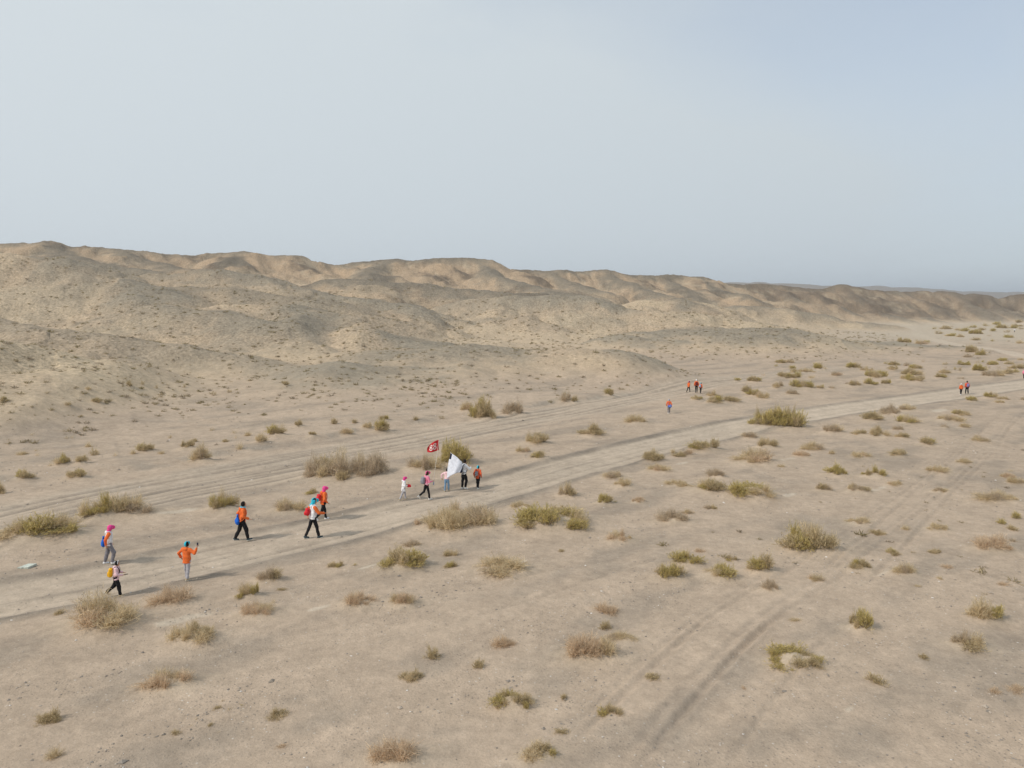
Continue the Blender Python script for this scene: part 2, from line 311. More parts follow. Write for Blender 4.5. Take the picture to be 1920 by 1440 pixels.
def terrain(X, Y, full=True):
    z, dd, grey, warm, gully, hm = hills(X, Y)
    r = np.sqrt(X*X+Y*Y)
    fm = sstep(2.5, 0.3, z)*sstep(900, 500, r)           # floor of the wash
    ax = (X*0.785+Y*0.62); ay = (-X*0.62+Y*0.785)         # along / across the wash
    z = z+fm*(0.22*gn(ax/26, ay/9, 61)+0.12*gn(ax/11, ay/4, 62)+0.035*gn(ax/3.2, ay/1.3, 63)+0.018*gn(X/0.9, Y/0.9, 64)+0.012*gn(X/0.33, Y/0.33, 65))
    m = {'hm': hm, 'fm': fm, 'grey': grey, 'warm': warm, 'gully': gully, 'dd': dd, 'ax': ax, 'ay': ay}
    d, _, s, sd = polyline(X, Y, BANK); ds0 = d*sd; ds = d*sd+1.0*gn(s/6, ds0/8, 71)+0.4*gn(s/1.7, ds0/3, 72)
    bk = sstep(-0.1, 0.9, ds)*sstep(30, 9, d)*sstep(0, 8, s+0.01)*(0.35+1.3*np.abs(gn(s/17, s*0+3, 73)))
    z = z+0.45*bk
    m['bank'] = np.exp(-((ds-0.4)/0.55)**2)*sstep(0, 8, s+0.01)
    bm = np.zeros(X.shape); rd = np.zeros(X.shape); rt = np.zeros(X.shape); lat = np.zeros(X.shape); lon = np.zeros(X.shape)
    inn = (r < 420) & (Y > -5)
    Xi, Yi, zi = X[inn], Y[inn], z[inn]; rdi, rti, bmi = rd[inn], rt[inn], bm[inn]
    d, _, s, sd = polyline(Xi, Yi, ROAD); ds = d*sd+0.15*gn(s/6, s*0, 81)
    hw = 1.95+0.008*s
    road = sstep(hw+0.7, hw-0.2, np.abs(ds))
    zi = zi*(1-road*0.6)-0.09*road+0.17*np.exp(-((np.abs(ds)-hw-0.1)/0.26)**2)*(0.5+1.0*np.abs(gn(s/2.5, ds, 82)))
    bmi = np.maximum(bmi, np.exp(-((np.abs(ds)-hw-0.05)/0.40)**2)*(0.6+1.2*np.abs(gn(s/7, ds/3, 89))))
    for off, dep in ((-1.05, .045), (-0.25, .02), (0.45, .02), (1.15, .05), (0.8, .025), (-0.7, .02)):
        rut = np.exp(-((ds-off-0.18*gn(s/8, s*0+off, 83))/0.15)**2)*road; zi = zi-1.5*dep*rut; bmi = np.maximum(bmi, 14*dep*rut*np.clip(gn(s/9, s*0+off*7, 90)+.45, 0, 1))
    zi = zi+road*0.014*gn(s/1.5, ds/0.16, 84)
    bmi = np.maximum(bmi, road*sstep(.12, .5, gn(ds/.22+50, s/14, 91)+.35*gn(ds/.12, s/4, 92))*.55*sstep(70, 35, s))
    rdi = np.maximum(rdi, road*(.8+.2*sstep(25, 75, s)))
    for P, w, sc in ((WASH, 2.6, 1.0), (WASH2, 1.6, .8)):
        d, _, s, sd = polyline(Xi, Yi, P); ds = d*sd
        wsh = sstep(w+1.2, w-0.4, np.abs(ds))*sstep(0, 6, s)
        zi = zi*(1-wsh*0.35)-0.05*wsh*sc
        for off in (-2.1, -1.2, -0.4, 0.9, 1.9):
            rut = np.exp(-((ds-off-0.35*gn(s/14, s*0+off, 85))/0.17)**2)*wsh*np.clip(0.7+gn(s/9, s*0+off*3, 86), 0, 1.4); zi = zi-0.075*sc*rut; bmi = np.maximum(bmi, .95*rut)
            zi = zi+0.03*sc*np.exp(-((ds-off-0.35-0.35*gn(s/14, s*0+off, 85))/0.2)**2)*wsh
        bmi = np.maximum(bmi, wsh*sstep(.15, .5, gn(ds/.35+9, s/16, 93))*.5)
        rti = np.maximum(rti, wsh*0.6); rdi = np.maximum(rdi, .45*wsh)
    for P, dep, g, off in ((TRK1, .06, .85, 0), (TRK1, .03, .8, .4), (TRK2, .045, .85, 0), (TRK3, .05, .9, 0), (TRK4, .06, .85, 0)):
        d, _, s, sd = polyline(Xi, Yi, P); ds = d*sd-off-.15*gn(s/5, s*0+off, 94)
        fade = sstep(0.5, 4, s)*sstep(-0.5, -5, s-float(np.sqrt((np.diff(P[:, :2], axis=0)**2).sum(1)).sum()))*(0.55+0.9*np.abs(gn(s/6, s*0, 87)))
        zi = zi+track_h(ds, g, dep, .10, dep*.5)*fade*(1+0.35*gn(s/0.35, ds/0.2, 88))
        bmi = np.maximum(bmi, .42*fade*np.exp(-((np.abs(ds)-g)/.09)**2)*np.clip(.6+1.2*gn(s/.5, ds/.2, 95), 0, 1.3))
        rti = np.maximum(rti, 0.7*fade*np.exp(-((np.abs(ds)-g)/0.3)**2))
    d, _, s, sd = polyline(Xi, Yi, FARROAD)
    rdi = np.maximum(rdi, sstep(2.8, 1.6, d))
    z[inn] = zi; rd[inn] = rdi; rt[inn] = rti; bm[inn] = bmi
    m['road'] = rd; m['track'] = rt; m['berm'] = bm
    md = np.zeros(X.shape)
    for x, y, rx, ry, h in MOUNDS:
        R = max(rx, ry)*3.2
        k = (np.abs(X-x) < R) & (np.abs(Y-y) < R)
        if k.any():
            u = (X[k]-x)/rx; v = (Y[k]-y)/ry
            g = np.exp(-(u*u+v*v)*1.1)
            # a tail of blown sand down-wind
            tx = (X[k]-x)*0.9+(Y[k]-y)*0.43; ty = -(X[k]-x)*0.43+(Y[k]-y)*0.9
            g2 = np.exp(-(np.maximum(tx-rx*0.8, 0)/(rx*0.9))**2-(np.minimum(tx-rx*0.8, 0)/(rx*0.7))**2-(ty/(ry*0.7))**2)*0.35
            z[k] += h*np.maximum(g, g2); md[k] = np.maximum(md[k], np.maximum(g, g2))
    m['mound'] = md
    return z, m
def hit(pxs):
    """where the sight lines of photo pixels meet the ground (vectorised)"""
    D = np.array([ray(a, b) for a, b in pxs]); n = len(D)
    ts = 11.0*1.0125**np.arange(330)
    lo = np.full(n, np.nan)
    X = np.outer(D[:, 0], ts); Y = np.outer(np.ones(n), ts); Z = CAMZ+np.outer(D[:, 2], ts)
    G, _ = terrain(X.ravel(), Y.ravel()); below = Z < G.reshape(X.shape)
    idx = np.where(below.any(1), below.argmax(1), len(ts)-1)
    k = np.maximum(idx-1, 0); e = (Z-G.reshape(X.shape)); r_ = np.arange(n); e0, e1 = e[r_, k], e[r_, idx]
    t = ts[k]+(ts[idx]-ts[k])*np.clip(e0/(e0-e1+1e-9), 0, 1)
    return np.column_stack([D[:, 0]*t, t])
# ------------------------------------------------------------------ shrubs read off the photo: px, py of the base, width, height (px), kind
# kinds: g green, o olive, d straw dry, p pinkish dry, k grey twigs, m green and dry mixed; a trailing 'a' = arch of clumps round a sand mound
BIG = [  # the landmarks, with their own labels
  (45,1026,112,40,'m','low green end of the long thicket, touching the left edge','the long left-edge thicket'),
 (118,1016,104,46,'m','straw and green middle stretch of the long left-edge thicket','the middle of the thicket'),
 (178,984,72,48,'m','green-topped bush linking the thicket to the grey-brown dome','the green-topped linking bush'),
 (246,978,112,54,'k','big grey-brown domed bush ending the thicket behind the pink-hooded walker','the grey-brown domed bush'),
 (648,910,166,58,'k','wide grey-brown mounded bush between the upper wash and the road, beyond the pink-scarfed hiker','the wide grey-brown mounded bush'),
 (419,966,64,38,'g','green bush just left of the dark-haired hiker with the blue bag','the green bush by the dark-haired hiker'),
 (541,968,72,32,'d','low tan dome bush between the dark-haired hiker and the turquoise-hooded hiker','the low tan dome bush'),
 (848,880,84,50,'g','tall green bush behind the white flag','the tall green bush behind the flags'),
 (798,893,78,42,'d','dry tan bush below the red flag, leaning on the tall green bush','the dry bush below the red flag'),
 (862,1008,168,70,'d','very large straw-coloured bush in front of the flag group, beside the road','the very large straw bush'),
 (1036,1004,136,58,'ma','green and tan bush curving round a sand mound, right of the very large straw bush','the curved green and tan bush'),
 (908,792,60,38,'g','rounded olive-green bush at the far edge of the upper wash with straw on one side','the rounded olive bush by the wash'),
 (1457,806,114,30,'g','largest wide green bush right beside the road, in the middle distance','the wide green roadside bush'),
 (1408,942,78,44,'ma','green and straw bush bent like a horseshoe, right of the middle of the plain','the horseshoe bush'),
 (190,1198,152,78,'d','big straw-coloured dome bush just below the walker with the yellow backpack','the big straw dome bush'),
 (366,1216,96,48,'o','olive bush in the left foreground, right of the big straw dome bush','the left foreground olive bush'),
 (757,1078,92,48,'m','half green, half straw bush in front of the very large straw bush','the half green bush'),
 (945,1086,106,40,'d','wide flat straw bush without green, right of the half green bush','the wide flat straw bush'),
 (1255,1094,62,34,'g','nearer green-tan bush of the touching pair in the row of four green bushes','the row of green bushes'),
 (1350,1093,70,36,'g','tan and green bush, third in the row of four green bushes','the third bush of the green row'),
 (1515,1046,128,48,'m','long green and straw bush stretching up to the right, beyond the row of green bushes','the long green and straw bush'),
 (1108,1252,130,46,'p','long pale straw bush lying crosswise in the middle foreground','the long pale straw bush'),
 (960,1337,72,46,'ga','small yellow-green bush curving round a bare sand hollow in the foreground','the curved yellow-green bush'),
 (1487,1264,104,54,'ma','domed foreground bush with a green crown, straw flank and yellow-green foot','the three-coloured dome bush'),
 (745,1452,118,66,'p','big pinkish dry bush cut off by the bottom edge','the big pinkish bottom-edge bush'),
 (1012,1436,78,42,'m','olive and straw bush at the bottom edge, right of the big pinkish bush','the bottom-edge olive bush'),
 (1412,875,92,22,'d','smooth low straw dome without green, below the wide green roadside bush','the smooth straw dome'),
 (1815,1227,82,40,'k','straw bush with a grey woody clump at its right end near the right edge','the grey-ended straw bush'),
 (323,1306,106,42,'p','pinkish dry bush on its own in the left foreground','the lone pinkish bush'),
 (1845,1172,66,40,'m','olive and tan double bush near the right edge, above the grey-ended straw bush','the olive and tan double bush'),
]
SMALL = """48 904 32 20 o,145 902 42 22 o,2 930 24 30 o,120 875 32 20 o,95 876 14 12 d,152 874 24 18 o,178 856 18 18 o,166 840 16 12 d,45 854 22 10 d,70 856 13 10 d,
217 857 14 12 d,275 850 34 16 o,303 853 16 9 d,350 845 30 18 o,380 871 42 28 d,450 846 18 20 d,490 833 24 17 d,520 822 34 28 o,585 823 22 16 o,465 819 16 11 d,560 803 22 12 o,627 797 16 14 o,
125 824 12 8 d,135 823 10 8 d,250 853 16 11 d,320 823 12 9 o,365 830 16 9 o,398 809 14 8 o,440 814 14 10 d,442 823 10 9 d,423 830 16 8 o,530 800 12 9 d,68 847 10 7 d,60 818 10 7 d,183 759 20 10 o,127 763 18 8 o,8 756 20 8 o,243 728 20 9 o,268 724 14 10 o,294 730 10 9 o,346 728 12 9 o,401 743 14 9 o,430 738 12 9 o,536 727 16 9 o,166 733 16 8 d,
586 928 24 14 o,717 815 36 24 o,690 806 22 12 d,650 818 24 14 d,665 795 16 10 o,720 790 20 10 o,1065 759 44 20 k,1144 746 20 14 o,1192 796 40 12 o,1110 822 52 20 o,1003 838 60 20 m,980 852 30 14 d,1013 864 38 17 g,962 782 52 26 k,876 776 34 16 d,780 790 16 9 o,828 787 14 9 o,
782 992 22 16 p,1063 936 38 26 k,1131 950 36 22 g,1153 945 10 8 g,1196 945 30 11 p,978 957 42 18 d,1150 901 52 15 d,1167 918 40 22 d,1226 870 44 22 o,1236 888 46 18 d,1268 914 40 10 d,1262 986 62 26 k,1290 966 30 14 d,1332 957 28 14 k,1165 1021 56 24 p,1275 858 22 14 o,1262 852 16 12 d,
775 1030 36 12 k,843 1046 32 20 o,845 1068 32 20 o,675 1146 72 28 p,757 1144 62 32 p,632 1066 36 20 g,665 1063 13 9 g,1140 1154 46 30 p,1135 1185 30 24 o,1168 1211 62 28 d,947 1219 50 32 p,812 1242 34 34 o,897 1258 28 26 o,775 1281 52 32 o,1223 1279 38 20 o,1057 1315 20 18 o,1147 1343 62 30 o,1052 1380 30 20 o,1052 1036 18 8 o,
112 1156 26 14 o,318 1143 86 40 p,468 1127 44 34 g,450 1128 24 16 g,500 1098 52 34 k,482 1164 76 36 p,97 1361 58 36 o,520 1353 54 36 o,417 1317 10 8 o,408 1332 18 12 o,430 1333 12 12 d,452 1325 11 8 g,368 1352 13 10 d,358 1364 13 9 d,330 1381 26 13 o,395 1364 15 11 o,410 1376 10 8 d,105 1428 36 34 d,528 1405 28 10 p,528 1109 20 7 o,512 1134 12 20 d,
1288 1068 56 32 g,1425 1082 52 38 g,1443 1113 46 26 k,1370 1054 30 16 o,1312 1038 28 12 p,1530 1093 36 20 d,1610 1074 50 18 o,1693 1083 50 28 d,1775 1068 28 14 p,1762 1088 16 9 d,1672 1042 30 11 o,1712 1039 14 7 o,1755 1041 30 13 o,1862 1041 82 24 p,1898 1018 22 8 k,1880 1100 26 8 p,1720 1102 16 8 d,
1612 1191 58 42 m,1490 1167 30 9 d,1642 1287 42 30 o,1732 1239 28 16 o,1450 1281 14 9 d,1394 1294 18 10 p,1865 1305 34 20 p,1906 1301 46 20 p,
1323 849 58 24 g,1290 856 22 12 d,1405 825 36 12 k,1437 845 46 22 o,1343 900 36 20 k,1327 927 62 20 g,1286 918 30 12 d,1465 878 18 8 d,1525 847 42 16 d,1503 858 32 10 p,1560 853 16 11 d,1560 815 42 18 k,1610 819 30 12 o,1615 861 38 14 d,1648 823 48 16 o,1692 824 28 11 o,1684 809 22 11 k,1681 858 36 12 o,1571 897 46 22 g,1637 900 52 20 g,1545 925 32 17 k,1608 927 48 13 k,1677 913 30 12 d,1755 891 50 15 d,1810 871 30 9 d,1740 838 34 14 g,1638 792 44 14 o,1702 799 40 18 g,1672 780 46 14 k,1700 772 40 10 d,1780 794 56 14 d,1802 783 32 14 g,1772 804 18 9 k,1808 804 22 8 d,1772 874 14 6 k,1870 947 80 22 d,1902 911 42 17 d,1888 899 28 12 p,1877 985 22 14 g,1905 975 24 18 g,1898 997 24 14 o,1608 988 50 18 d,1645 1006 34 12 o,1697 996 18 14 d,1756 999 46 16 d,1760 924 30 9 d,1834 830 40 7 d,1895 885 14 8 d,
1305 752 26 9 g,1337 747 30 12 d,1340 758 34 11 g,1372 757 36 13 o,1400 741 22 15 k,1412 746 28 14 g,1431 750 32 13 d,1383 717 16 6 g,1413 719 29 11 o,1459 731 34 16 k,1466 709 26 9 o,1488 713 34 12 g,1503 732 44 17 g,1537 731 22 8 g,1486 742 28 10 k,1560 731 18 8 k,1598 727 38 15 k,1632 725 26 11 g,1660 723 20 10 g,1641 711 46 12 g,1712 718 34 15 g,1698 714 24 10 d,1709 706 38 12 o,1679 686 26 9 g,1661 683 12 5 g,1700 687 15 9 k,1715 694 28 9 g,1675 696 20 8 o,1601 694 30 12 g,1625 698 28 9 d,1534 695 20 11 g,1546 696 14 8 d,1486 692 16 7 g,1487 702 18 8 o,1489 701 16 7 o,1510 700 32 7 d,1570 707 24 8 d,1522 713 18 8 d,1730 680 14 8 k,1455 688 12 6 g,1463 682 22 8 o,1480 681 22 6 k,1432 708 14 7 p,
1695 643 30 10 g,1727 646 24 8 d,1736 644 15 6 g,1820 662 26 14 o,1838 667 22 11 g,1815 671 20 9 k,1833 673 14 7 k,1808 686 28 12 g,1772 685 13 7 o,1774 691 9 5 k,1790 697 10 7 g,1799 700 14 9 o,1834 700 32 13 g,1860 709 40 13 k,1886 704 22 10 o,1904 703 18 10 g,1877 677 20 6 g,1832 681 14 8 k,1843 680 10 6 g,1860 685 26 8 g,1829 688 10 5 k,1855 693 14 6 k,1872 694 10 6 k,1893 684 22 8 g,1914 676 16 6 d,1905 695 26 10 o,1764 711 26 9 o,1801 713 18 6 k,1770 702 26 8 d,1822 755 22 10 g,1856 749 28 12 g,1875 757 20 6 d,1884 751 22 6 d,1918 752 16 6 k,
1752 618 14 6 g,1775 618 20 8 o,1760 627 19 7 g,1783 631 20 7 g,1802 633 20 8 d,1810 622 18 7 g,1830 627 26 10 g,1850 612 18 6 o,1862 622 16 7 g,1876 616 22 8 g,1893 634 20 8 g,1855 631 14 5 k,1860 641 14 5 g,1830 639 16 7 o,1838 645 14 5 k,1906 613 20 8 g,1914 618 12 6 o,1900 616 16 6 g,1822 615 18 6 g,1840 620 16 6 o,1795 620 16 5 d,1888 624 14 6 o,1912 645 16 8 d,1785 614 12 5 k,1868 609 16 6 g,1910 606 16 6 o,1890 641 14 4 k"""
shr = [(a, b, w, h, k, lb, lm) for a, b, w, h, k, lb, lm in BIG]
for t in SMALL.replace('\n', '').split(','):
    a, b, w, h, k = t.split(); shr.append((float(a), float(b), float(w), float(h), k, None, None))
pos = hit([(s[0], s[1]-0.10*s[3]) for s in shr])
SHR = []
for (px, py, w, h, k, lb, lm), (x, y) in zip(shr, pos):
    ry = ray(px, py); mpp = y*math.sqrt(1+ry[0]**2*0)/FPX      # metres per photo pixel
    sv = -ry[2]/math.sqrt(1+ry[0]**2+ry[2]**2)
    W = w*mpp; H = h*mpp; D = W*(0.66 if w > 40 else 0.75)
    D = min(D, H/max(sv, .02)*0.75)
    HH = max(0.30*W if k[0] != 'd' else 0.22*W, H-0.8*D*sv); HH = min(HH*1.2, 1.2*max(W, 0.3))
    # the photo's base pixel is the near rim of the shrub: its middle stands half a depth farther
    y2 = y+D*0.42; x2 = x*y2/y
    SHR.append(dict(px=px, py=py, w=w, h=h, kind=k, label=lb, lm=lm, x=x2, y=y2, W=W, D=D, H=HH))
    if W > 0.8 and y < 120:
        MOUNDS.append((x2, y2, W*0.55, D*0.55, min(0.40*HH, 0.38)*(1.4 if k.endswith('a') else 1)))
# ------------------------------------------------------------------ ground sheet (one height field, finer where the camera is near)
def ground_mesh():
    az = np.concatenate([np.arange(-180, -48, 2.0), np.arange(-48, 48, 0.115), np.arange(48, 180, 2.0)])
    az = np.radians(az)
    rr = [0.5, 2, 4, 6, 8, 10]; r = 11.0
    while r < 9000:
        rr.append(r)
        r *= 1+(0.0036 if r < 48 else 0.0042 if r < 120 else 0.0062 if r < 560 else 0.03 if r < 1500 else 0.02 if r < 6500 else 0.1)
    rr.append(14000.0); rr = np.array(rr)
    A, R = np.meshgrid(az, rr)
    X = (R*np.sin(A)); Y = (R*np.cos(A)); sh = X.shape
    Z, m = terrain(X.ravel(), Y.ravel())
    X = X.ravel(); Y = Y.ravel()
    # ---- what the ground is made of: sand, gravel, hill gravel, warm hill soil
    n1 = fbm(m['ax']/9, m['ay']/3, 4, 101); n2 = fbm(X/2.3, Y/2.3, 3, 102); n3 = fbm(X/30, Y/30, 4, 103); n4 = fbm(X/6, Y/6, 4, 104); n5 = gn(X/0.6, Y/0.6, 105)
    def mixc(c, d, f): return c+(np.array(d)-c)*np.clip(f, 0, 1)[:, None]
    col = np.tile(np.array([0.422, 0.332, 0.250]), (len(X), 1))                        # wash sand
    grav = sstep(-0.05, 0.5, n1+0.45*n2)*m['fm']
    col = mixc(col, [0.318, 0.258, 0.200], grav*0.9)
    col = mixc(col, [0.455, 0.370, 0.272], m['mound']*0.9)                               # blown sand
    fan = (1-m['fm']); pale_r = np.clip(-m['grey'], 0, 1); m['grey'] = np.clip(m['grey'], 0, 1)
    col = mixc(col, [0.450, 0.350, 0.246], fan*0.9)                                   # pale tan slopes
    col = mixc(col, [0.475, 0.375, 0.258], fan*sstep(0.0, .5, n3)*.6)
    g = m['grey']*sstep(19, 3, m['dd']+9*n4+4*n2)*sstep(.25, 1.5, Z)
    g = np.clip(np.maximum(g, (0.25+.75*m['grey'])*0.52*sstep(-.1, .5, n3+.5*n4+.25*n2)*np.clip(m['hm'], 0, 1)**.4), 0, 1)
    col = mixc(col, [0.265, 0.234, 0.184], g*0.88)
    col = mixc(col, [0.120, 0.113, 0.094], g*sstep(0.0, 0.5, n4+0.7*n2+.4*n5)*0.5)
    col = mixc(col, [0.505, 0.405, 0.280], pale_r*sstep(22, 4, m['dd']+6*n4)*sstep(.3, 1.5, Z)*.9)
    col = mixc(col, [0.500, 0.400, 0.282], sstep(11, 24, m['dd']+6*n4)*sstep(1.0, 3.0, Z)*sstep(330, 260, Y)*.55)
    wmask = m['warm']*sstep(2, 14, m['dd']+5*n4)*m['hm']
    col = mixc(col, [0.40, 0.293, 0.198], wmask*0.75)
    dk = m['warm']*m['hm']*sstep(.05, .5, fbm(X/22, Y/22, 4, 107)+.3*n2)
    col = mixc(col, [0.150, 0.122, 0.094], dk*0.9)
    crest = m['warm']*m['hm']*sstep(13, 3, m['dd']+8*n4)
    col = mixc(col, [0.165, 0.145, 0.115], crest*.75)
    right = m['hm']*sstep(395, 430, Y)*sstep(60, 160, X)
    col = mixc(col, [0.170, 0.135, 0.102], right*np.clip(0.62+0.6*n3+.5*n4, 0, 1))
    col = mixc(col, [0.47, 0.395, 0.29], m['gully']*0.35)
    col = mixc(col, [0.490, 0.405, 0.315], m['road']*0.9)
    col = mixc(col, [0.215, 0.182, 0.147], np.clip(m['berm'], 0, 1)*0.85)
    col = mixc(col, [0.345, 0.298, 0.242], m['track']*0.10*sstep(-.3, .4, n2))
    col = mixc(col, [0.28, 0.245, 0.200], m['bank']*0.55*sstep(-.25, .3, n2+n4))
    for px, py, sx, sy in PALE:
        cx, cy = flat(px, py); k = np.exp(-(((X-cx)*.8+(Y-cy)*.6)/sx)**2-((-(X-cx)*.6+(Y-cy)*.8)/sy)**2)
        col = mixc(col, [0.56, 0.49, 0.39], sstep(.4, .9, k+1.3*n2*k+1.0*n5*k)*.5)
    col = col*(1+0.10*n2+0.06*n5+0.05*n3)[:, None]
    col = mixc(col, [0.46, 0.39, 0.30], m['fm']*sstep(160, 260, Y)*.8)
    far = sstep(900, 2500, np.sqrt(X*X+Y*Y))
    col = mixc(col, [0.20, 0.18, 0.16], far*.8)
    col = np.clip(col, 0.02, 0.8)
    nr, na = sh; i = np.arange(nr-1)[:, None]*na+np.arange(na-1)[None]; i = i.ravel()
    F = np.column_stack([i, i+1, i+1+na, i+na])
    wrap = np.arange(nr-1)*na+na-1; W_ = np.column_stack([wrap, wrap-na+1, wrap+1, wrap+na])
    F = np.vstack([F, W_])[:, ::-1]
    # middle cap
    V = np.column_stack([X, Y, Z])
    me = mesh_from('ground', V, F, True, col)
    ro = me.attributes.new('road', 'FLOAT', 'POINT'); ro.data.foreach_set('value', np.maximum(m['road'], m['track']*.6).astype(np.float32))
    hl = me.attributes.new('hill', 'FLOAT', 'POINT'); hl.data.foreach_set('value', (m['hm']*(1-m['fm'])).astype(np.float32))
    so = me.attributes.new('soft', 'FLOAT', 'POINT'); so.data.foreach_set('value', m['mound'].astype(np.float32))
    return me
PALE = [(330,1165,1.7,.35),(1640,918,1.6,.25),(600,1142,.5,.15),(1290,868,1.5,.3),(985,1052,.9,.2),(340,958,1.2,.3),(1595,1330,.35,.12),(1475,930,1.0,.25),(1470,866,1.2,.3),(690,1060,.6,.15),(1760,770,3.5,.6),(1500,1000,1.2,.2),(160,1193,.5,.15),(1650,1080,1.6,.12)]
def ground_material():
    m = bpy.data.materials.new('desert_ground'); m.use_nodes = True
    n, l = m.node_tree.nodes, m.node_tree.links; b = n['Principled BSDF']
    b.inputs['Roughness'].default_value = 0.95; b.inputs['Specular IOR Level'].default_value = 0.1
    A = lambda nm: (lambda a: (setattr(a, 'attribute_name', nm), a)[1])(n.new('ShaderNodeAttribute'))
    col, road, hill, soft = A('col'), A('road'), A('hill'), A('soft')
    tc = n.new('ShaderNodeTexCoord')
    def noise(sc, det=4, rough=.6):
        t = n.new('ShaderNodeTexNoise'); t.inputs['Scale'].default_value = sc; t.inputs['Detail'].default_value = det; t.inputs['Roughness'].default_value = rough
        l.new(tc.outputs['Object'], t.inputs['Vector']); return t
    def math_(op, a, b_):
        t = n.new('ShaderNodeMath'); t.operation = op
        for i, v in enumerate((a, b_)):
            if isinstance(v, (int, float)): t.inputs[i].default_value = v
            else: l.new(v, t.inputs[i])
        return t.outputs[0]
    def rng(v, a, b_, c, d):
        t = n.new('ShaderNodeMapRange'); t.inputs['From Min'].default_value = a; t.inputs['From Max'].default_value = b_; t.inputs['To Min'].default_value = c; t.inputs['To Max'].default_value = d
        l.new(v, t.inputs['Value']); return t.outputs[0]
    def mul(c, f):
        t = n.new('ShaderNodeMix'); t.data_type = 'RGBA'; t.blend_type = 'MULTIPLY'; t.inputs[0].default_value = 1; l.new(c, t.inputs[6]); l.new(f, t.inputs[7]); return t.outputs[2]
    def mixc(c, d, f):
        t = n.new('ShaderNodeMix'); t.data_type = 'RGBA'; l.new(f, t.inputs[0]); l.new(c, t.inputs[6]); t.inputs[7].default_value = (*d, 1); return t.outputs[2]
    n_a, n_b, n_c = noise(3.0, 5, .65), noise(14.0, 4, .7), noise(0.35, 4, .6)
    c = mul(col.outputs['Color'], rng(n_a.outputs[0], .25, .75, .86, 1.14))
    c = mul(c, rng(n_b.outputs[0], .25, .75, .85, 1.15))
    # stones: cells, some dark, some pale, only where the gravel lies
    vo = n.new('ShaderNodeTexVoronoi'); vo.inputs['Scale'].default_value = 11.0; l.new(tc.outputs['Object'], vo.inputs['Vector'])
    sep = n.new('ShaderNodeSeparateColor'); l.new(vo.outputs['Color'], sep.inputs[0])
    inside = rng(vo.outputs['Distance'], .20, .38, 1, 0)
    patch = rng(n_c.outputs[0], .38, .62, 0.15, 1.0)
    keep = math_('MULTIPLY', patch, rng(math_('ADD', road.outputs['Fac'], soft.outputs['Fac']), 0, .8, 1, .12))
    dark = math_('MULTIPLY', math_('MULTIPLY', math_('LESS_THAN', sep.outputs[0], .20), inside), keep)
    pale = math_('MULTIPLY', math_('MULTIPLY', math_('GREATER_THAN', sep.outputs[0], .955), inside), keep)
    c = mixc(c, (.17, .15, .13), math_('MULTIPLY', dark, .55)); c = mixc(c, (.62, .58, .52), math_('MULTIPLY', pale, .75))
    # coarse dark scree on the hills
    vh = n.new('ShaderNodeTexVoronoi'); vh.inputs['Scale'].default_value = 1.6; l.new(tc.outputs['Object'], vh.inputs['Vector'])
    sh = n.new('ShaderNodeSeparateColor'); l.new(vh.outputs['Color'], sh.inputs[0])
    scree = math_('MULTIPLY', math_('MULTIPLY', math_('LESS_THAN', sh.outputs[1], .25), rng(vh.outputs['Distance'], .2, .5, 1, 0)), hill.outputs['Fac'])
    c = mixc(c, (.20, .18, .14), math_('MULTIPLY', scree, .35))
    nh = noise(0.8, 6, .7); c = mul(c, rng(nh.outputs[0], .3, .7, .88, 1.12))
    nk = noise(2.2, 5, .75); hv = n.new('ShaderNodeMix'); hv.data_type = 'FLOAT'; l.new(hill.outputs['Fac'], hv.inputs[0]); hv.inputs[2].default_value = 1.0; l.new(rng(nk.outputs[0], .3, .7, .56, 1.44), hv.inputs[3]); c = mul(c, hv.outputs[0])
    l.new(c, b.inputs['Base Color'])
    hgt = math_('ADD', math_('MULTIPLY', n_b.outputs[0], .03), math_('ADD', math_('MULTIPLY', inside, math_('MULTIPLY', keep, .014)), math_('MULTIPLY', n_a.outputs[0], .06)))
    hgt = math_('ADD', hgt, math_('MULTIPLY', math_('MULTIPLY', math_('ADD', nh.outputs[0], math_('MULTIPLY', nk.outputs[0], .5)), hill.outputs['Fac']), .8))
    bp = n.new('ShaderNodeBump'); bp.inputs['Strength'].default_value = 0.6; bp.inputs['Distance'].default_value = 1.0
    l.new(hgt, bp.inputs['Height']); l.new(bp.outputs[0], b.inputs['Normal'])
    return m
ground = obj('ground', ground_mesh(), ground_material()); ground['kind'] = 'structure'
tag(ground, 'sandy desert wash with tyre tracks below rolling gravel hills')
hz = bpy.data.materials.new('haze_air'); hz.use_nodes = True; hz.node_tree.nodes.clear()
ho = hz.node_tree.nodes.new('ShaderNodeOutputMaterial'); hv = hz.node_tree.nodes.new('ShaderNodeVolumePrincipled')
hv.inputs['Color'].default_value = (0.86, 0.92, 1.0, 1); hv.inputs['Density'].default_value = 0.00013; hv.inputs['Anisotropy'].default_value = 0.2
hz.node_tree.links.new(hv.outputs[0], ho.inputs['Volume'])
hx = np.array([(x, y, z) for x in (-15000, 15000) for y in (-15000, 15000) for z in (-4.0, 230.0)], float)
haze = obj('haze', mesh_from('haze', hx, np.array([(0,1,3,2),(4,6,7,5),(0,4,5,1),(2,3,7,6),(0,2,6,4),(1,5,7,3)]), False), hz); haze['kind'] = 'stuff'
tag(haze, 'thin dusty haze over the desert')
print('ground', round(time.time()-T0, 1), len(ground.data.polygons))
def gz(x, y):
    z, _ = terrain(np.atleast_1d(np.asarray(x, float)), np.atleast_1d(np.asarray(y, float))); return z
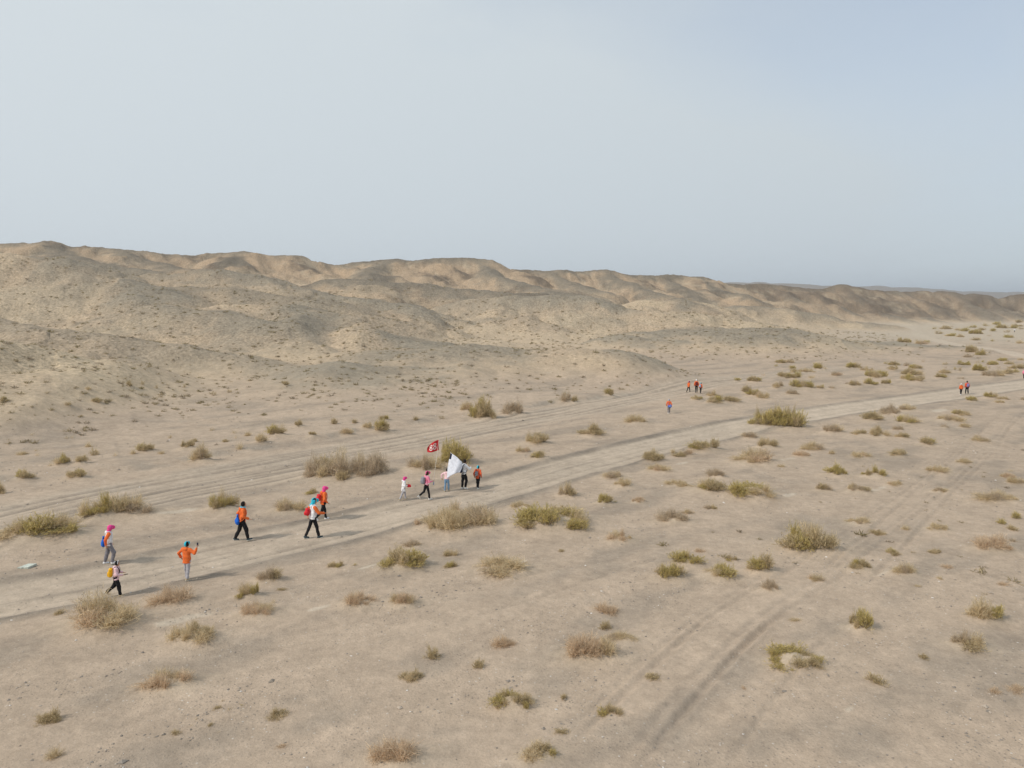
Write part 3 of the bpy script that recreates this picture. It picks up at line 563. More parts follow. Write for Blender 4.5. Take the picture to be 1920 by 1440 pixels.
# ------------------------------------------------------------------ shrub clumps: ribbons for twigs and narrow leaves
def ribbons(P0, P1, P2, w0, w1, rng):
    """bent ribbons through three points each; returns verts, faces"""
    n = len(P0); d = P2-P0; rv = rng.normal(size=(n, 3)); side = np.cross(d, rv); side /= np.linalg.norm(side, axis=1)[:, None]+1e-9
    w0 = np.asarray(w0)[:, None]; w1 = np.asarray(w1)[:, None]
    V = np.stack([P0-side*w0, P0+side*w0, P1-side*(w0+w1)/2, P1+side*(w0+w1)/2, P2-side*w1, P2+side*w1], 1).reshape(-1, 3)
    b = np.arange(n)[:, None]*6
    F = np.concatenate([b+np.array([0, 1, 3, 2]), b+np.array([2, 3, 5, 4])], 0)
    return V, F
TONES = {'g': ((.325,.270,.098), (.425,.345,.170), (.215,.180,.078)), 'o': ((.325,.268,.155), (.415,.335,.215), (.235,.190,.112)),
         'd': ((.400,.330,.215), (.480,.400,.275), (.280,.225,.145)), 'p': ((.410,.325,.230), (.490,.395,.290), (.295,.228,.162)), 'k': ((.345,.282,.205), (.440,.365,.270), (.235,.190,.140))}
def clump(kind, seed, stems):
    rng = np.random.RandomState(seed); green = kind in 'go'
    n = stems
    th = np.arccos(1-rng.rand(n)*(0.92 if green else 0.98)); ph = rng.rand(n)*2*np.pi
    # lobes: the outline is uneven
    lob = 1+0.16*np.sin(ph*2+rng.rand()*6)+0.12*np.sin(ph*3+rng.rand()*6)+0.16*np.sin(ph*5+th*4+rng.rand()*6)
    D = np.column_stack([np.sin(th)*np.cos(ph), np.sin(th)*np.sin(ph), np.cos(th)])
    L = lob*(0.62+0.38*rng.rand(n)**0.6)*(0.8+0.2*np.sin(th))
    base = np.column_stack([rng.normal(size=n)*.22, rng.normal(size=n)*.22, np.zeros(n)-.03])
    tip = base*0.7+D*L[:, None]; tip[:, 2] = np.maximum(tip[:, 2], 0.02)
    mid = base*0.6+tip*0.5+rng.normal(size=(n, 3))*.07; mid[:, 2] += 0.10*np.sin(th)*L
    V, F = ribbons(base, mid, tip, np.full(n, .016), np.full(n, .008), rng)
    vs, fs, cs = [V], [F], []
    t1, t2, t3 = [np.array(c) for c in TONES[kind]]
    def tone(k, bias=0.0):
        u = rng.rand(k)[:, None]; q = rng.rand(k)[:, None]
        c = t1+(t2-t1)*np.clip(u*1.3-.3+bias, 0, 1); c = c+(t3-c)*(q < .28)
        return (1.8 if green else 1.7)*c*(0.8+0.4*rng.rand(k))[:, None]
    stemc = tone(n) if not green else np.array([.36,.285,.19])*(0.75+.5*rng.rand(n))[:, None]
    cs.append(np.repeat(stemc, 6, 0))
    # side twigs
    k = 5 if green else 6
    t = 0.35+0.65*rng.rand(n*k); i = np.repeat(np.arange(n), k)
    q = base[i]*((1-t)**2)[:, None]+2*mid[i]*(t*(1-t))[:, None]+tip[i]*(t*t)[:, None]
    dd = (tip-mid)[i]/(np.linalg.norm((tip-mid)[i], axis=1)[:, None]+1e-6)*(0.5 if green else .35)+rng.normal(size=(n*k, 3))*(0.42 if green else .6)
    dd[:, 2] += 0.30 if green else 0.05
    ll = (0.10+0.16*rng.rand(n*k))[:, None]; e = q+dd*ll; e[:, 2] = np.maximum(e[:, 2], 0.01)
    mm = (q+e)/2+rng.normal(size=(n*k, 3))*.02
    V, F = ribbons(q, mm, e, np.full(n*k, .016 if green else .008), np.full(n*k, .009 if green else .004), rng)
    off = len(vs[0]); vs.append(V); fs.append(F+off); off += len(V)
    cs.append(np.repeat(tone(n*k), 6, 0))
    if green:   # narrow leaves at the outside
        k2 = 6; t = 0.5+0.5*rng.rand(n*k2); i = np.repeat(np.arange(n), k2)
        q = mid[i]+(tip-mid)[i]*((t-.5)*2)[:, None]+rng.normal(size=(n*k2, 3))*.06
        dd = rng.normal(size=(n*k2, 3))*.55+D[i]*.5; dd[:, 2] += .35
        e = q+dd*(0.07+.07*rng.rand(n*k2))[:, None]
        V, F = ribbons(q, (q+e)/2, e, np.full(n*k2, .014), np.full(n*k2, .006), rng)
        vs.append(V); fs.append(F+off); cs.append(np.repeat(tone(n*k2, .15), 6, 0))
    return mesh_from(kind+'_clump', np.vstack(vs), np.vstack(fs), False, np.vstack(cs))
leaf_mat = material('shrub_leaf_and_twig', (1, 1, 1), 0.85, .10, 3.0, attr=True, transl=0.5, spec=.1)
NV = 5
PROTO = {}
for kd in 'godpk':
    PROTO[kd] = [clump(kd, 100+ord(kd)*10+i, 105 if kd in 'go' else 150) for i in range(NV)]
    PROTO[kd+'s'] = [clump(kd, 900+ord(kd)*10+i, 30) for i in range(4)]       # sparse, for far and small plants
    for me in PROTO[kd]+PROTO[kd+'s']: me.materials.append(leaf_mat)
rs = random.Random(11)
CLN = {'g': 'leafy_clump', 'o': 'leafy_clump', 'd': 'twig_clump', 'p': 'twig_clump', 'k': 'woody_clump'}
SHN = {'g': 'green_shrub', 'o': 'olive_shrub', 'd': 'dry_shrub', 'p': 'dry_shrub', 'k': 'grey_shrub', 'm': 'mixed_shrub'}
def jitter_kind(k, u):
    """which clumps a shrub of this kind is made of; u runs 0..1 along it"""
    q = rs.random()
    if k == 'm': return 'g' if (u > .55 and q < .75) or q < .28 else ('d' if q < .8 else 'o')
    if k == 'g': return 'g' if q < .55 else ('o' if q < .78 else 'd')
    if k == 'o': return 'o' if q < .6 else ('d' if q < .88 else 'g')
    if k == 'd': return 'd' if q < .78 else ('k' if q < .92 else 'p')
    if k == 'p': return 'p' if q < .8 else 'd'
    return 'k' if q < .72 else ('d' if q < .9 else 'o')
def make_shrub(s):
    k = s['kind'][0]; arch = s['kind'].endswith('a'); W, D, H = s['W'], s['D'], s['H']; far = s['w'] < 26
    if W < 0.62 or s['w'] < 17:
        ck = k if k != 'm' else 'd'
        me = rs.choice(PROTO[ck+('s' if s['w'] < 15 else '')])
        o = obj(SHN[k], me, None, None, (s['x'], s['y'], s['z']-.02), (0, 0, rs.random()*6.28), (W*.52, max(D, W*.6)*.5, H*.95))
        return o
    root = obj(SHN[k], None, None, None, (s['x'], s['y'], s['z'])); root.empty_display_size = .2
    r0 = min(max(0.30*min(W, D*1.3), .22), .62) if not far else max(.38*min(W, D*1.3), .25)
    spots = []
    if arch:
        n = max(7, int(2.6*W/r0))
        for i in range(n):
            u = i/(n-1); a = math.radians(-25+230*u)
            q = rs.uniform(.80, 1.0)
            spots.append((math.cos(a)*W*.5*q*.86, math.sin(a)*D*.62*q-D*.12, u))
        for i in range(n//4): spots.append((rs.uniform(-.3, .3)*W, rs.uniform(-.45, -.1)*D, rs.random()))
    else:
        n = max(2, min(22, int(W*D/(r0*r0)*.46)+2))
        for i in range(n):
            for _ in range(20):
                a = rs.random()*6.283; q = math.sqrt(rs.random())*1.0
                x, y = math.cos(a)*q*(W/2-r0*.55), math.sin(a)*q*(D/2-r0*.4)
                if all((x-p)**2+(y-t)**2 > (r0*.62)**2 for p, t, _u in spots): break
            spots.append((x, y, x/W+.5))
    xs = np.array([p[0] for p in spots])+s['x']; ys = np.array([p[1] for p in spots])+s['y']; zs = gz(xs, ys)-s['z']
    for (x, y, u), z in zip(spots, zs):
        ck = jitter_kind(k, u); e = math.hypot(x/(W/2), y/(D/2)); r = r0*rs.choice((rs.uniform(.4, .7), rs.uniform(.7, 1.0), rs.uniform(1.0, 1.35)))
        h = H*(1.0-.45*min(1, e)**2)*rs.choice((rs.uniform(.35, .6), rs.uniform(.7, 1.0), rs.uniform(.9, 1.25)))*(.8 if arch else 1)
        obj(CLN[ck], rs.choice(PROTO[ck+('s' if far and s['w'] < 20 else '')]), None, root, (x, y, z-.03), (rs.uniform(-.1, .1), rs.uniform(-.1, .1), rs.random()*6.28), (r, r*rs.uniform(.85, 1.15), h))
    return root
zz = gz([s['x'] for s in SHR], [s['y'] for s in SHR])
for s, z in zip(SHR, zz): s['z'] = float(z)
# ---- labels: what it looks like, then where it grows against something one can find
LM = [(205,1050,'the pink-hooded walker with the blue bag'),(218,1110,'the walker with the yellow backpack'),(352,1080,'the turquoise-capped walker raising a phone'),(51,1062,'the pale square board'),
      (1254,775,'the lone walker with the blue hip bag'),(1303,738,'the three distant walkers'),(1807,741,'the distant pair on the road'),(812,838,'the red flag'),(1902,622,'the far white-clad figure')]
LM += [(s['px'], s['py']-s['h']/2, s['lm']) for s in SHR if s['lm']]
def words(s):
    k = s['kind'][0]; w = s['w']; tight = s['h']/s['w'] > .62
    size = 'tiny' if w < 16 else 'small' if w < 28 else 'medium' if w < 50 else 'large'
    tone = {'g': 'green', 'o': 'olive', 'd': 'straw-coloured', 'p': 'pinkish dry', 'k': 'grey twiggy', 'm': 'green-straw'}[k]
    return size, tone, ('bush' if w >= 50 else 'shrub' if w >= 16 else 'tuft')
def direction(dx, dy):
    a = math.degrees(math.atan2(-dy*1.6, dx)) % 360; i = int((a+22.5)//45) % 8
    return ['right of', 'beyond and right of', 'beyond', 'beyond and left of', 'left of', 'in front and left of', 'in front of', 'in front and right of'][i]
ORD = ['nearest', 'second nearest', 'third nearest', 'fourth nearest', 'fifth nearest', 'sixth nearest', 'seventh nearest', 'eighth nearest', 'ninth nearest', 'tenth nearest', 'eleventh nearest', 'twelfth nearest']
groups = {}
for s in SHR:
    if s['label']: continue
    cy = s['py']-s['h']/2
    d, lm = min((((s['px']-x)**2+((cy-y)*1.6)**2)**.5, (x, y, t)) for x, y, t in LM)
    key = (words(s), direction(s['px']-lm[0], cy-lm[1]), lm[2]); groups.setdefault(key, []).append((d, s))
for ((size, tone, noun), dr, lm), L in groups.items():
    L.sort(key=lambda t: t[0])
    for i, (d, s) in enumerate(L):
        s['label'] = f"{size} {tone} {noun} {dr} {lm}" if len(L) == 1 else f"{ORD[min(i, 11)]} {size} {tone} {noun} {dr} {lm}"
for s in SHR:
    if len(s['label'].split()) > 16: print('LONG', s['label'])
    tag(make_shrub(s), s['label'], 'shrub', 'shrubs scattered over the wash')
# ---- the countless small dry tufts up on the hill slopes: one object
def hill_tufts():
    rng = np.random.RandomState(5); n = 30000
    r = 30+270*rng.rand(n)**1.3; a = np.radians(-46+rng.rand(n)*90); x, y = r*np.sin(a), r*np.cos(a)
    z, m = terrain(x, y)
    dens = sstep(.15, .8, z)*sstep(290, 170, y)*(0.30+.8*sstep(-.2, .4, fbm(x/11, y/11, 3, 201)))*(1-.6*np.clip(m['grey'], 0, 1)*sstep(20, 4, m['dd']))
    dens = np.maximum(dens, .5*m['gully'])*np.clip(1.6*(r/100)**.9, .8, 2.6)
    wash_right = m['fm']*sstep(0, 8, x*.62-y*.785+24)*sstep(120, 60, r); dens = np.maximum(dens, .06*wash_right)
    dens *= 1-np.clip(m['road']*2+m['track']+m['berm'], 0, 1)
    keep = rng.rand(n) < dens; x, y, z = x[keep], y[keep], z[keep]; n = len(x)
    vs, fs, cs, off = [], [], [], 0
    for i in range(n):
        R = (0.12+.30*rng.rand()**2.4)*(.8+y[i]/420); k = 24
        t = np.arccos(1-rng.rand(k)); p = rng.rand(k)*6.283; D = np.column_stack([np.sin(t)*np.cos(p), np.sin(t)*np.sin(p), np.cos(t)*.75+.05])
        b0 = np.column_stack([rng.normal(size=k)*R*.3, rng.normal(size=k)*R*.3, np.zeros(k)-.02]); e = b0+D*R*(.6+.5*rng.rand(k))[:, None]
        V, F = ribbons(b0, (b0+e)/2+rng.normal(size=(k, 3))*R*.08, e, np.full(k, R*.075), np.full(k, R*.05), rng)
        kd = 'dokd'[rng.randint(4)]; c = np.array(TONES[kd][0])*(.8+.45*rng.rand(k))[:, None]
        vs.append(V+np.array([x[i], y[i], z[i]])); fs.append(F+off); off += len(V); cs.append(np.repeat(c, 6, 0))
    print('tufts', n)
    return mesh_from('hill_tufts', np.vstack(vs), np.vstack(fs), False, np.vstack(cs))
ht = obj('dry_tufts', hill_tufts(), leaf_mat); ht['kind'] = 'stuff'; tag(ht, 'countless small dry tufts dotted over the hill slopes')
# ---- loose stones in the near wash: one object
def gravel():
    rng = np.random.RandomState(9); n = 85000
    r = 12+58*rng.rand(n)**1.25; a = np.radians((rng.rand(n)-.5)*104); x, y = r*np.sin(a), r*np.cos(a)
    z, m = terrain(x, y)
    d = sstep(-.15, .55, fbm(m['ax']/8, m['ay']/2.6, 4, 101)+.3*gn(x/2, y/2, 211))*(1-np.clip(m['road']*.85+m['mound']+m['track']*.4, 0, 1))+.5*m['bank']+.35*np.clip(m['berm'], 0, 1)
    keep = rng.rand(n) < np.clip(d, 0.02, 1)*.8; x, y, z = x[keep], y[keep], z[keep]; n = len(x)
    s = (0.009+.026*rng.rand(n)**3.0+.035*(rng.rand(n) < .01))*(1+r[keep]/90)
    base = np.array([(1,0,0),(0,1,0),(-1,0,0),(0,-1,0),(0,0,.7),(0,0,-.4)], float)
    V = base[None]*(.6+.8*rng.rand(n, 6, 1))*s[:, None, None]*np.array([1.25, 1, .8]); an = rng.rand(n)*6.28
    ca, sa = np.cos(an)[:, None], np.sin(an)[:, None]
    V = np.stack([V[..., 0]*ca-V[..., 1]*sa, V[..., 0]*sa+V[..., 1]*ca, V[..., 2]], -1)+np.column_stack([x, y, z+s*.15])[:, None]
    f = np.array([(0,1,4),(1,2,4),(2,3,4),(3,0,4),(1,0,5),(2,1,5),(3,2,5),(0,3,5)]); F = (f[None]+np.arange(n)[:, None, None]*6).reshape(-1, 3)
    q = rng.rand(n); c = np.where((q < .45)[:, None], [.24, .21, .18], np.where((q < .955)[:, None], [.38, .32, .26], [.64, .60, .55]))*(.8+.4*rng.rand(n))[:, None]
    print('stones', n)
    return mesh_from('gravel', V.reshape(-1, 3), F, False, np.repeat(c, 6, 0))
stone_mat = material('wash_stone', (1, 1, 1), .9, .1, 20, attr=True)
gr = obj('gravel', gravel(), stone_mat); gr['kind'] = 'stuff'; tag(gr, 'loose dark and pale stones strewn over the wash')
print('shrubs', round(time.time()-T0, 1), len(SHR))
# ------------------------------------------------------------------ people: every surface is grown from round cones and blended (surface nets)
def rc(P, a, b, ra, rb, side=None, q=1.0):
    """distance to a round cone a->b; with side, its section is an ellipse (half width r along side, q*r across)"""
    a = np.asarray(a, np.float32); b = np.asarray(b, np.float32); e = b-a; L2 = float(e@e)+1e-12
    t = np.clip(((P-a)@e)/L2, 0, 1); v = P-(a+t[..., None]*e); r = ra+(rb-ra)*t
    if side is not None:
        s = np.asarray(side, np.float32); w = v@s; rest = v-w[..., None]*s
        return (np.sqrt(w*w+(rest**2).sum(-1)/(q*q))-r)*min(1, q)
    return np.sqrt((v*v).sum(-1))-r
def ell(P, c, R, ax=None):
    v = (P-np.asarray(c, np.float32))
    if ax is not None: v = v@np.asarray(ax, np.float32).T
    k = np.sqrt(((v/np.asarray(R, np.float32))**2).sum(-1)); return (k-1)*min(R)
def rbox(P, c, R, ax, r):
    v = np.abs((P-np.asarray(c, np.float32))@np.asarray(ax, np.float32).T)-(np.asarray(R, np.float32)-r)
    return np.sqrt((np.maximum(v, 0)**2).sum(-1))+np.minimum(v.max(-1), 0)-r
def smin(a, b, k):
    h = np.clip(.5+.5*(b-a)/k, 0, 1); return b+(a-b)*h-k*h*(1-h)
def nets(fun, lo, hi, h):
    lo = np.asarray(lo, float)-2.5*h; n = np.ceil((np.asarray(hi)+2.5*h-lo)/h).astype(int)+1
    g = [np.arange(k, dtype=np.float32)*np.float32(h)+np.float32(l) for k, l in zip(n, lo)]
    P = np.stack(np.meshgrid(*g, indexing='ij'), -1); F = fun(P).astype(np.float32)
    c = [F[i:F.shape[0]-1+i, j:F.shape[1]-1+j, k:F.shape[2]-1+k] for i in (0, 1) for j in (0, 1) for k in (0, 1)]
    ins = sum((x < 0).astype(np.int8) for x in c); act = (ins > 0) & (ins < 8); idx = np.argwhere(act)
    cv = [x[act] for x in c]; num = np.zeros((len(idx), 3)); cnt = np.zeros(len(idx))
    off = [np.array((i, j, k), float) for i in (0, 1) for j in (0, 1) for k in (0, 1)]
    for a in range(8):
        for b in range(a+1, 8):
            if bin(a ^ b).count('1') != 1: continue
            m = (cv[a] < 0) != (cv[b] < 0); t = np.where(m, cv[a]/(cv[a]-cv[b]+1e-20), 0)
            num += np.where(m[:, None], off[a]+(off[b]-off[a])*t[:, None], 0); cnt += m
    V = (idx+num/np.maximum(cnt, 1)[:, None])*h+lo
    vid = -np.ones(act.shape, np.int64); vid[act] = np.arange(len(idx)); faces = []
    for ax in range(3):
        u, w = (ax+1) % 3, (ax+2) % 3; sl0 = [slice(None)]*3; sl1 = [slice(None)]*3; sl0[ax] = slice(0, -1); sl1[ax] = slice(1, None)
        A, B = F[tuple(sl0)] < 0, F[tuple(sl1)] < 0; E = np.argwhere(A != B); E = E[(E[:, u] > 0) & (E[:, w] > 0) & (E[:, u] < F.shape[u]-1) & (E[:, w] < F.shape[w]-1)]
        flip = A[tuple(E.T)]
        def cell(du, dw):
            q = E.copy(); q[:, u] += du; q[:, w] += dw; return vid[tuple(q.T)]
        Q = np.column_stack([cell(-1, -1), cell(0, -1), cell(0, 0), cell(-1, 0)]); Q[~flip] = Q[~flip][:, ::-1]; faces.append(Q)
    return V, np.vstack(faces)
def folds(P, amp, seed):
    r = np.random.RandomState(seed); f = 0
    for k in range(4):
        d = r.normal(size=3); d *= (16+14*r.rand())/np.linalg.norm(d); f = f+np.sin(P@d.astype(np.float32)+r.rand()*6+1.5*np.sin(P[..., 2]*9+k))
    return f*amp*.25
def tube(pts, r, n=6):
    """closed tube mesh through points; r a number or one per point"""
    pts = np.asarray(pts, float); k = len(pts); r = np.broadcast_to(r, (k,)); V = []
    for i in range(k):
        t = pts[min(i+1, k-1)]-pts[max(i-1, 0)]; t /= np.linalg.norm(t)+1e-9
        a = np.cross(t, (0.31, 0.22, 0.93) if abs(t[2]) < .9 else (1, 0, 0)); a /= np.linalg.norm(a); b = np.cross(t, a)
        for j in range(n):
            w = 2*math.pi*j/n; V.append(pts[i]+r[i]*(a*math.cos(w)+b*math.sin(w)))
    F = [(i*n+j, i*n+(j+1) % n, (i+1)*n+(j+1) % n, (i+1)*n+j) for i in range(k-1) for j in range(n)]
    V += [pts[0], pts[-1]]; c0, c1 = len(V)-2, len(V)-1
    F += [(c0, (j+1) % n, j, j) for j in range(0)]
    T = [(c0, (j+1) % n, j) for j in range(n)]+[(c1, (k-1)*n+j, (k-1)*n+(j+1) % n) for j in range(n)]
    T += [t for f in F for t in ((f[0], f[1], f[2]), (f[0], f[2], f[3]))]
    return np.array(V), np.array(T)
def join(parts):
    vs, fs, o = [], [], 0
    for V, F in parts:
        F = np.asarray(F)
        if F.shape[1] == 4: F = np.vstack([F[:, [0, 1, 2]], F[:, [0, 2, 3]]])
        vs.append(V); fs.append(F+o); o += len(V)
    return np.vstack(vs), np.vstack(fs)
MATS = {}
def cloth(name, c, rough=.85, bump=.5):
    if name not in MATS: MATS[name] = material(name, c, rough, .10, 14.0, bump, 34.0)
    return MATS[name]
PAL = dict(orange=(.74,.150,.035), redorange=(.66,.11,.04), pink=(.74,.07,.28), palepink=(.80,.55,.58), rosepink=(.78,.24,.36), white=(.78,.78,.80), turq=(.03,.46,.62), black=(.013,.013,.015), greyp=(.20,.19,.21), lightgrey=(.42,.41,.44),
           jeans=(.17,.29,.44), blue=(.015,.12,.55), yellow=(.80,.42,.02), red=(.62,.03,.04), navy=(.018,.024,.05), grey=(.24,.24,.27), shoe=(.72,.70,.64), darkshoe=(.05,.07,.08), tan=(.45,.36,.24), purple=(.20,.18,.36), maroon=(.14,.02,.02), steel=(.28,.36,.50), skin=(.50,.29,.19), hair=(.012,.010,.010), brown=(.05,.022,.016))
def CM(c): return cloth('skin' if c == 'skin' else 'hair_'+c if c in ('hair', 'brown') else c+'_cloth', PAL[c], .6 if c == 'skin' else .85)
def rotv(v, ax, a):
    v = np.asarray(v, float); ax = np.asarray(ax, float); c, s = math.cos(a), math.sin(a)
    return v*c+np.cross(ax, v)*s+ax*(ax@v)*(1-c)
R_ = math.radians
class Body: pass
def skeleton(p):
    """local metres for a 1.72 m figure: x forward, y left, z up"""
    b = Body(); lean = R_(p.get('lean', 4)); tilt = lambda v: rotv(v, (0, 1, 0), lean)
    leg = {}
    for sd, s in (('l', 1), ('r', -1)):
        hip = np.array([0, s*.085, .90]); hs, ks = R_(p['h'+sd]), R_(p['k'+sd])
        th = np.array([math.sin(hs), s*.02, -math.cos(hs)]); knee = hip+th*.42
        sh = np.array([math.sin(hs-ks), s*.0, -math.cos(hs-ks)]); ank = knee+sh*.40
        pf = R_(p.get('f'+sd, 0)); fa = hs-ks; fdir = np.array([math.cos(pf), s*.12, math.sin(pf)]); fdir /= np.linalg.norm(fdir)
        leg[sd] = (hip, knee, ank, fdir)
    low = min(leg[s][2][2]-.075+min(0, leg[s][3][2]*.17) for s in 'lr')
    sh_ = np.array([0, 0, -low])
    b.leg = {s: (leg[s][0]+sh_, leg[s][1]+sh_, leg[s][2]+sh_, leg[s][3]) for s in 'lr'}
    pel = np.array([0, 0, .92])+sh_; b.pel = pel
    b.up = tilt((0, 0, 1)); b.fw = tilt((1, 0, 0))
    T = lambda x, y, z: pel+b.fw*x+np.array([0, y, 0])+b.up*z
    b.T = T; b.waist = T(0, 0, .13); b.chest = T(0.01, 0, .38); b.neck = T(0, 0, .52)
    hd = R_(p.get('head', 4)); hy = R_(p.get('hyaw', 0))
    b.hf = rotv(rotv((1, 0, 0), (0, 1, 0), hd), (0, 0, 1), hy); b.hu = rotv((0, 0, 1), (0, 1, 0), hd); b.hl = np.cross(b.hu, b.hf)
    b.skull = T(.02, 0, .60)+b.hu*.075+b.hf*.01
    b.arm = {}
    for sd, s in (('l', 1), ('r', -1)):
        S_ = T(0, s*.175, .455); H = np.asarray(p.get('hand'+sd, (.06, .08, -.50)), float); tgt = S_+b.fw*H[0]+np.array([0, s*H[1], 0])+b.up*H[2]
        d = tgt-S_; L = np.linalg.norm(d); la, lb = .285, .255; L2 = min(L, la+lb-.004); u = d/L
        x = (la*la-lb*lb+L2*L2)/(2*L2); hh = math.sqrt(max(la*la-x*x, 0)); hint = np.asarray(p.get('elb'+sd, (-.7, s*.5, -.5)), float)
        nn = hint-u*(hint@u); nn /= np.linalg.norm(nn)+1e-9
        b.arm[sd] = (S_, S_+u*x+nn*hh, S_+u*L2)
    return b
def make_person(spec, name_label, loc, yaw, hgt, res):
    p = spec['pose']; b = skeleton(p); sc = hgt/1.72; seed = spec['seed']
    root = obj('person', None, None, None, loc, (0, 0, yaw), (sc, sc, sc)); tag(root, name_label, 'person', 'walkers crossing the desert'); root.empty_display_size = .3
    Yv = np.array([0, 1, 0.]); fem = spec.get('slim', 0)
    hx = [b.hf, b.hl, b.hu]
    # ---- the body, one continuous surface
    def fb(P):
        d = rc(P, b.pel+[0, 0, -.02], b.waist, .145, .125, Yv, .72); d = smin(d, rc(P, b.waist, b.chest, .125, .155, Yv, .66), .05)
        d = smin(d, rc(P, b.T(0, -.10, .43), b.T(0, .10, .43), .075, .075), .05)
        d = smin(d, rc(P, b.neck-b.up*.05, b.skull-b.hu*.08, .055, .05), .03)
        d = smin(d, ell(P, b.skull, (.095, .076, .112), hx), .02); d = smin(d, ell(P, b.skull+b.hf*.03-b.hu*.06, (.062, .055, .06), hx), .03)
        d = smin(d, rc(P, b.skull+b.hf*.09-b.hu*.005, b.skull+b.hf*.108-b.hu*.03, .010, .015), .012)
        for s in (1, -1): d = smin(d, ell(P, b.skull+b.hl*s*.078-b.hu*.01, (.02, .010, .032), hx), .008)
        for sd in 'lr':
            S_, E, W_ = b.arm[sd]; d = smin(d, rc(P, S_, E, .048, .038), .03); d = smin(d, rc(P, E, W_, .038, .026), .01)
            u = (W_-E)/np.linalg.norm(W_-E); d = smin(d, rc(P, W_, W_+u*.085, .028, .036, np.cross(u, (0.2, .1, .97))/max(1e-6, np.linalg.norm(np.cross(u, (0.2, .1, .97)))), .5), .02)
            hip, kn, an, fd = b.leg[sd]; d = smin(d, rc(P, hip, kn, .080, .050), .04); d = smin(d, rc(P, kn, an, .050, .034), .01)
            d = smin(d, rc(P, an-[0, 0, .045], an+fd*.13-[0, 0, .05], .032, .026), .02)
        return d
    J = np.vstack([b.skull+[0, 0, .13], b.skull-b.hf*.15, b.skull+b.hf*.15, b.pel]+[q for sd in 'lr' for q in (*b.arm[sd], b.arm[sd][2]+(b.arm[sd][2]-b.arm[sd][1])*.4, *b.leg[sd][:3], b.leg[sd][2]+b.leg[sd][3]*.2-[0, 0, .09])])
    lo, hi = J.min(0)-.12, J.max(0)+.12
    parts = [nets(fb, lo, hi, res)]
    if res < .022:      # five fingers on each hand, curled
        for sd, s in (('l', 1), ('r', -1)):
            E, W_ = b.arm[sd][1], b.arm[sd][2]; u = (W_-E)/np.linalg.norm(W_-E); si = np.cross(u, (0.2, .1, .97)); si /= np.linalg.norm(si); pa = np.cross(si, u)
            curl = -1 if pa[0] > 0 else 1
            for k, (o, L) in enumerate(((-.027, .062), (-.009, .076), (.009, .080), (.027, .070))):
                k0 = W_+u*.08+si*o; k1 = k0+u*L*.5+pa*curl*-.012; k2 = k1+u*L*.33+pa*curl*-.03; parts.append(tube([k0-u*.02, k0, k1, k2], [.0095, .0095, .0085, .0065], 5))
            t0 = W_+u*.03+si*.03; t1 = t0+si*.03+u*.028; parts.append(tube([W_+u*.03, t0, t1, t1+u*.028], [.011, .011, .0095, .0075], 5))
    body = obj('body', mesh_from('body', *join(parts)), CM('skin'), root)
    def part(nm, fun, lo, hi, mat, parent=root, rs_=1.0): return obj(nm, mesh_from(nm, *nets(fun, lo, hi, res*rs_)), mat, parent)
    # ---- trousers
    def ft(P):
        d = rc(P, b.pel+[0, 0, -.03], b.pel+b.up*.10, .165-.01*fem, .148-.01*fem, Yv, .74)
        tk = max(spec.get('loose', 1.0), .98)*1.12
        for sd in 'lr':
            hip, kn, an, fd = b.leg[sd]; d = smin(d, rc(P, hip, kn, .096*(.9+.1*tk), .064*tk, ), .05); d = smin(d, rc(P, kn, kn+(an-kn)*.93, .064*tk, .050*tk), .015)
        d = d+folds(P, .018, seed)
        return np.maximum(d, (P-(b.pel+b.up*.12))@b.up.astype(np.float32))
    Lg = np.vstack([q for sd in 'lr' for q in b.leg[sd][:3]]+[b.pel+[0, 0, .15]])
    tr = part('trousers', ft, Lg.min(0)-.16, Lg.max(0)+.16, CM(spec['trousers']))
    # ---- shoes
    for sd in 'lr':
        an, fd = b.leg[sd][2], b.leg[sd][3]; up = np.cross(fd, Yv); up = up if up[2] > 0 else -up
        def fs(P):
            d = rc(P, an-up*.045-fd*.03, an+fd*.14-up*.055, .048, .040, Yv, 1.0); d = smin(d, rc(P, an, an-up*.03, .046, .05), .02)
            return np.maximum(d, (an-up*.088-P)@up.astype(np.float32))
        c = np.vstack([an-fd*.1, an+fd*.2, an-up*.1]); so = part('shoe', fs, c.min(0)-.06, c.max(0)+.06, CM(spec['shoes']), root, .8)
        V, F = nets(lambda P: np.maximum(rc(P, an-fd*.03-up*.088, an+fd*.145-up*.088, .047, .041, Yv, 1.0), np.abs((P-(an-up*.088))@up.astype(np.float32))-.014), c.min(0)-.06, c.max(0)+.06, res*.8)
        obj('sole', mesh_from('sole', V, F), CM('shoe' if spec['shoes'] != 'shoe' else 'white'), so)
    # ---- jacket, hem length in m below the hip centre
    hem = spec.get('hem', .06); fat = spec.get('fat', 1.0)
    def fj(P):
        d = rc(P, b.T(0, 0, -hem-.05), b.waist, .185*fat, .168*fat, Yv, .76); d = smin(d, rc(P, b.waist, b.chest, .168*fat, .185*fat, Yv, .70), .06)
        d = smin(d, rc(P, b.T(0, -.12, .44), b.T(0, .12, .44), .085, .085), .06)
        d = smin(d, rc(P, b.T(-.005, 0, .47), b.T(0, 0, .545), .085, .068), .04)
        d = d+folds(P, .024, seed+1)
        d = np.maximum(d, (b.T(0, 0, -hem)-P)@b.up.astype(np.float32))
        if spec.get('hood', 1): d = smin(d, rc(P, b.T(-.09, -.06, .49), b.T(-.09, .06, .49), .062, .062), .03)
        return np.maximum(d, (P-b.T(0, 0, .565))@b.up.astype(np.float32))
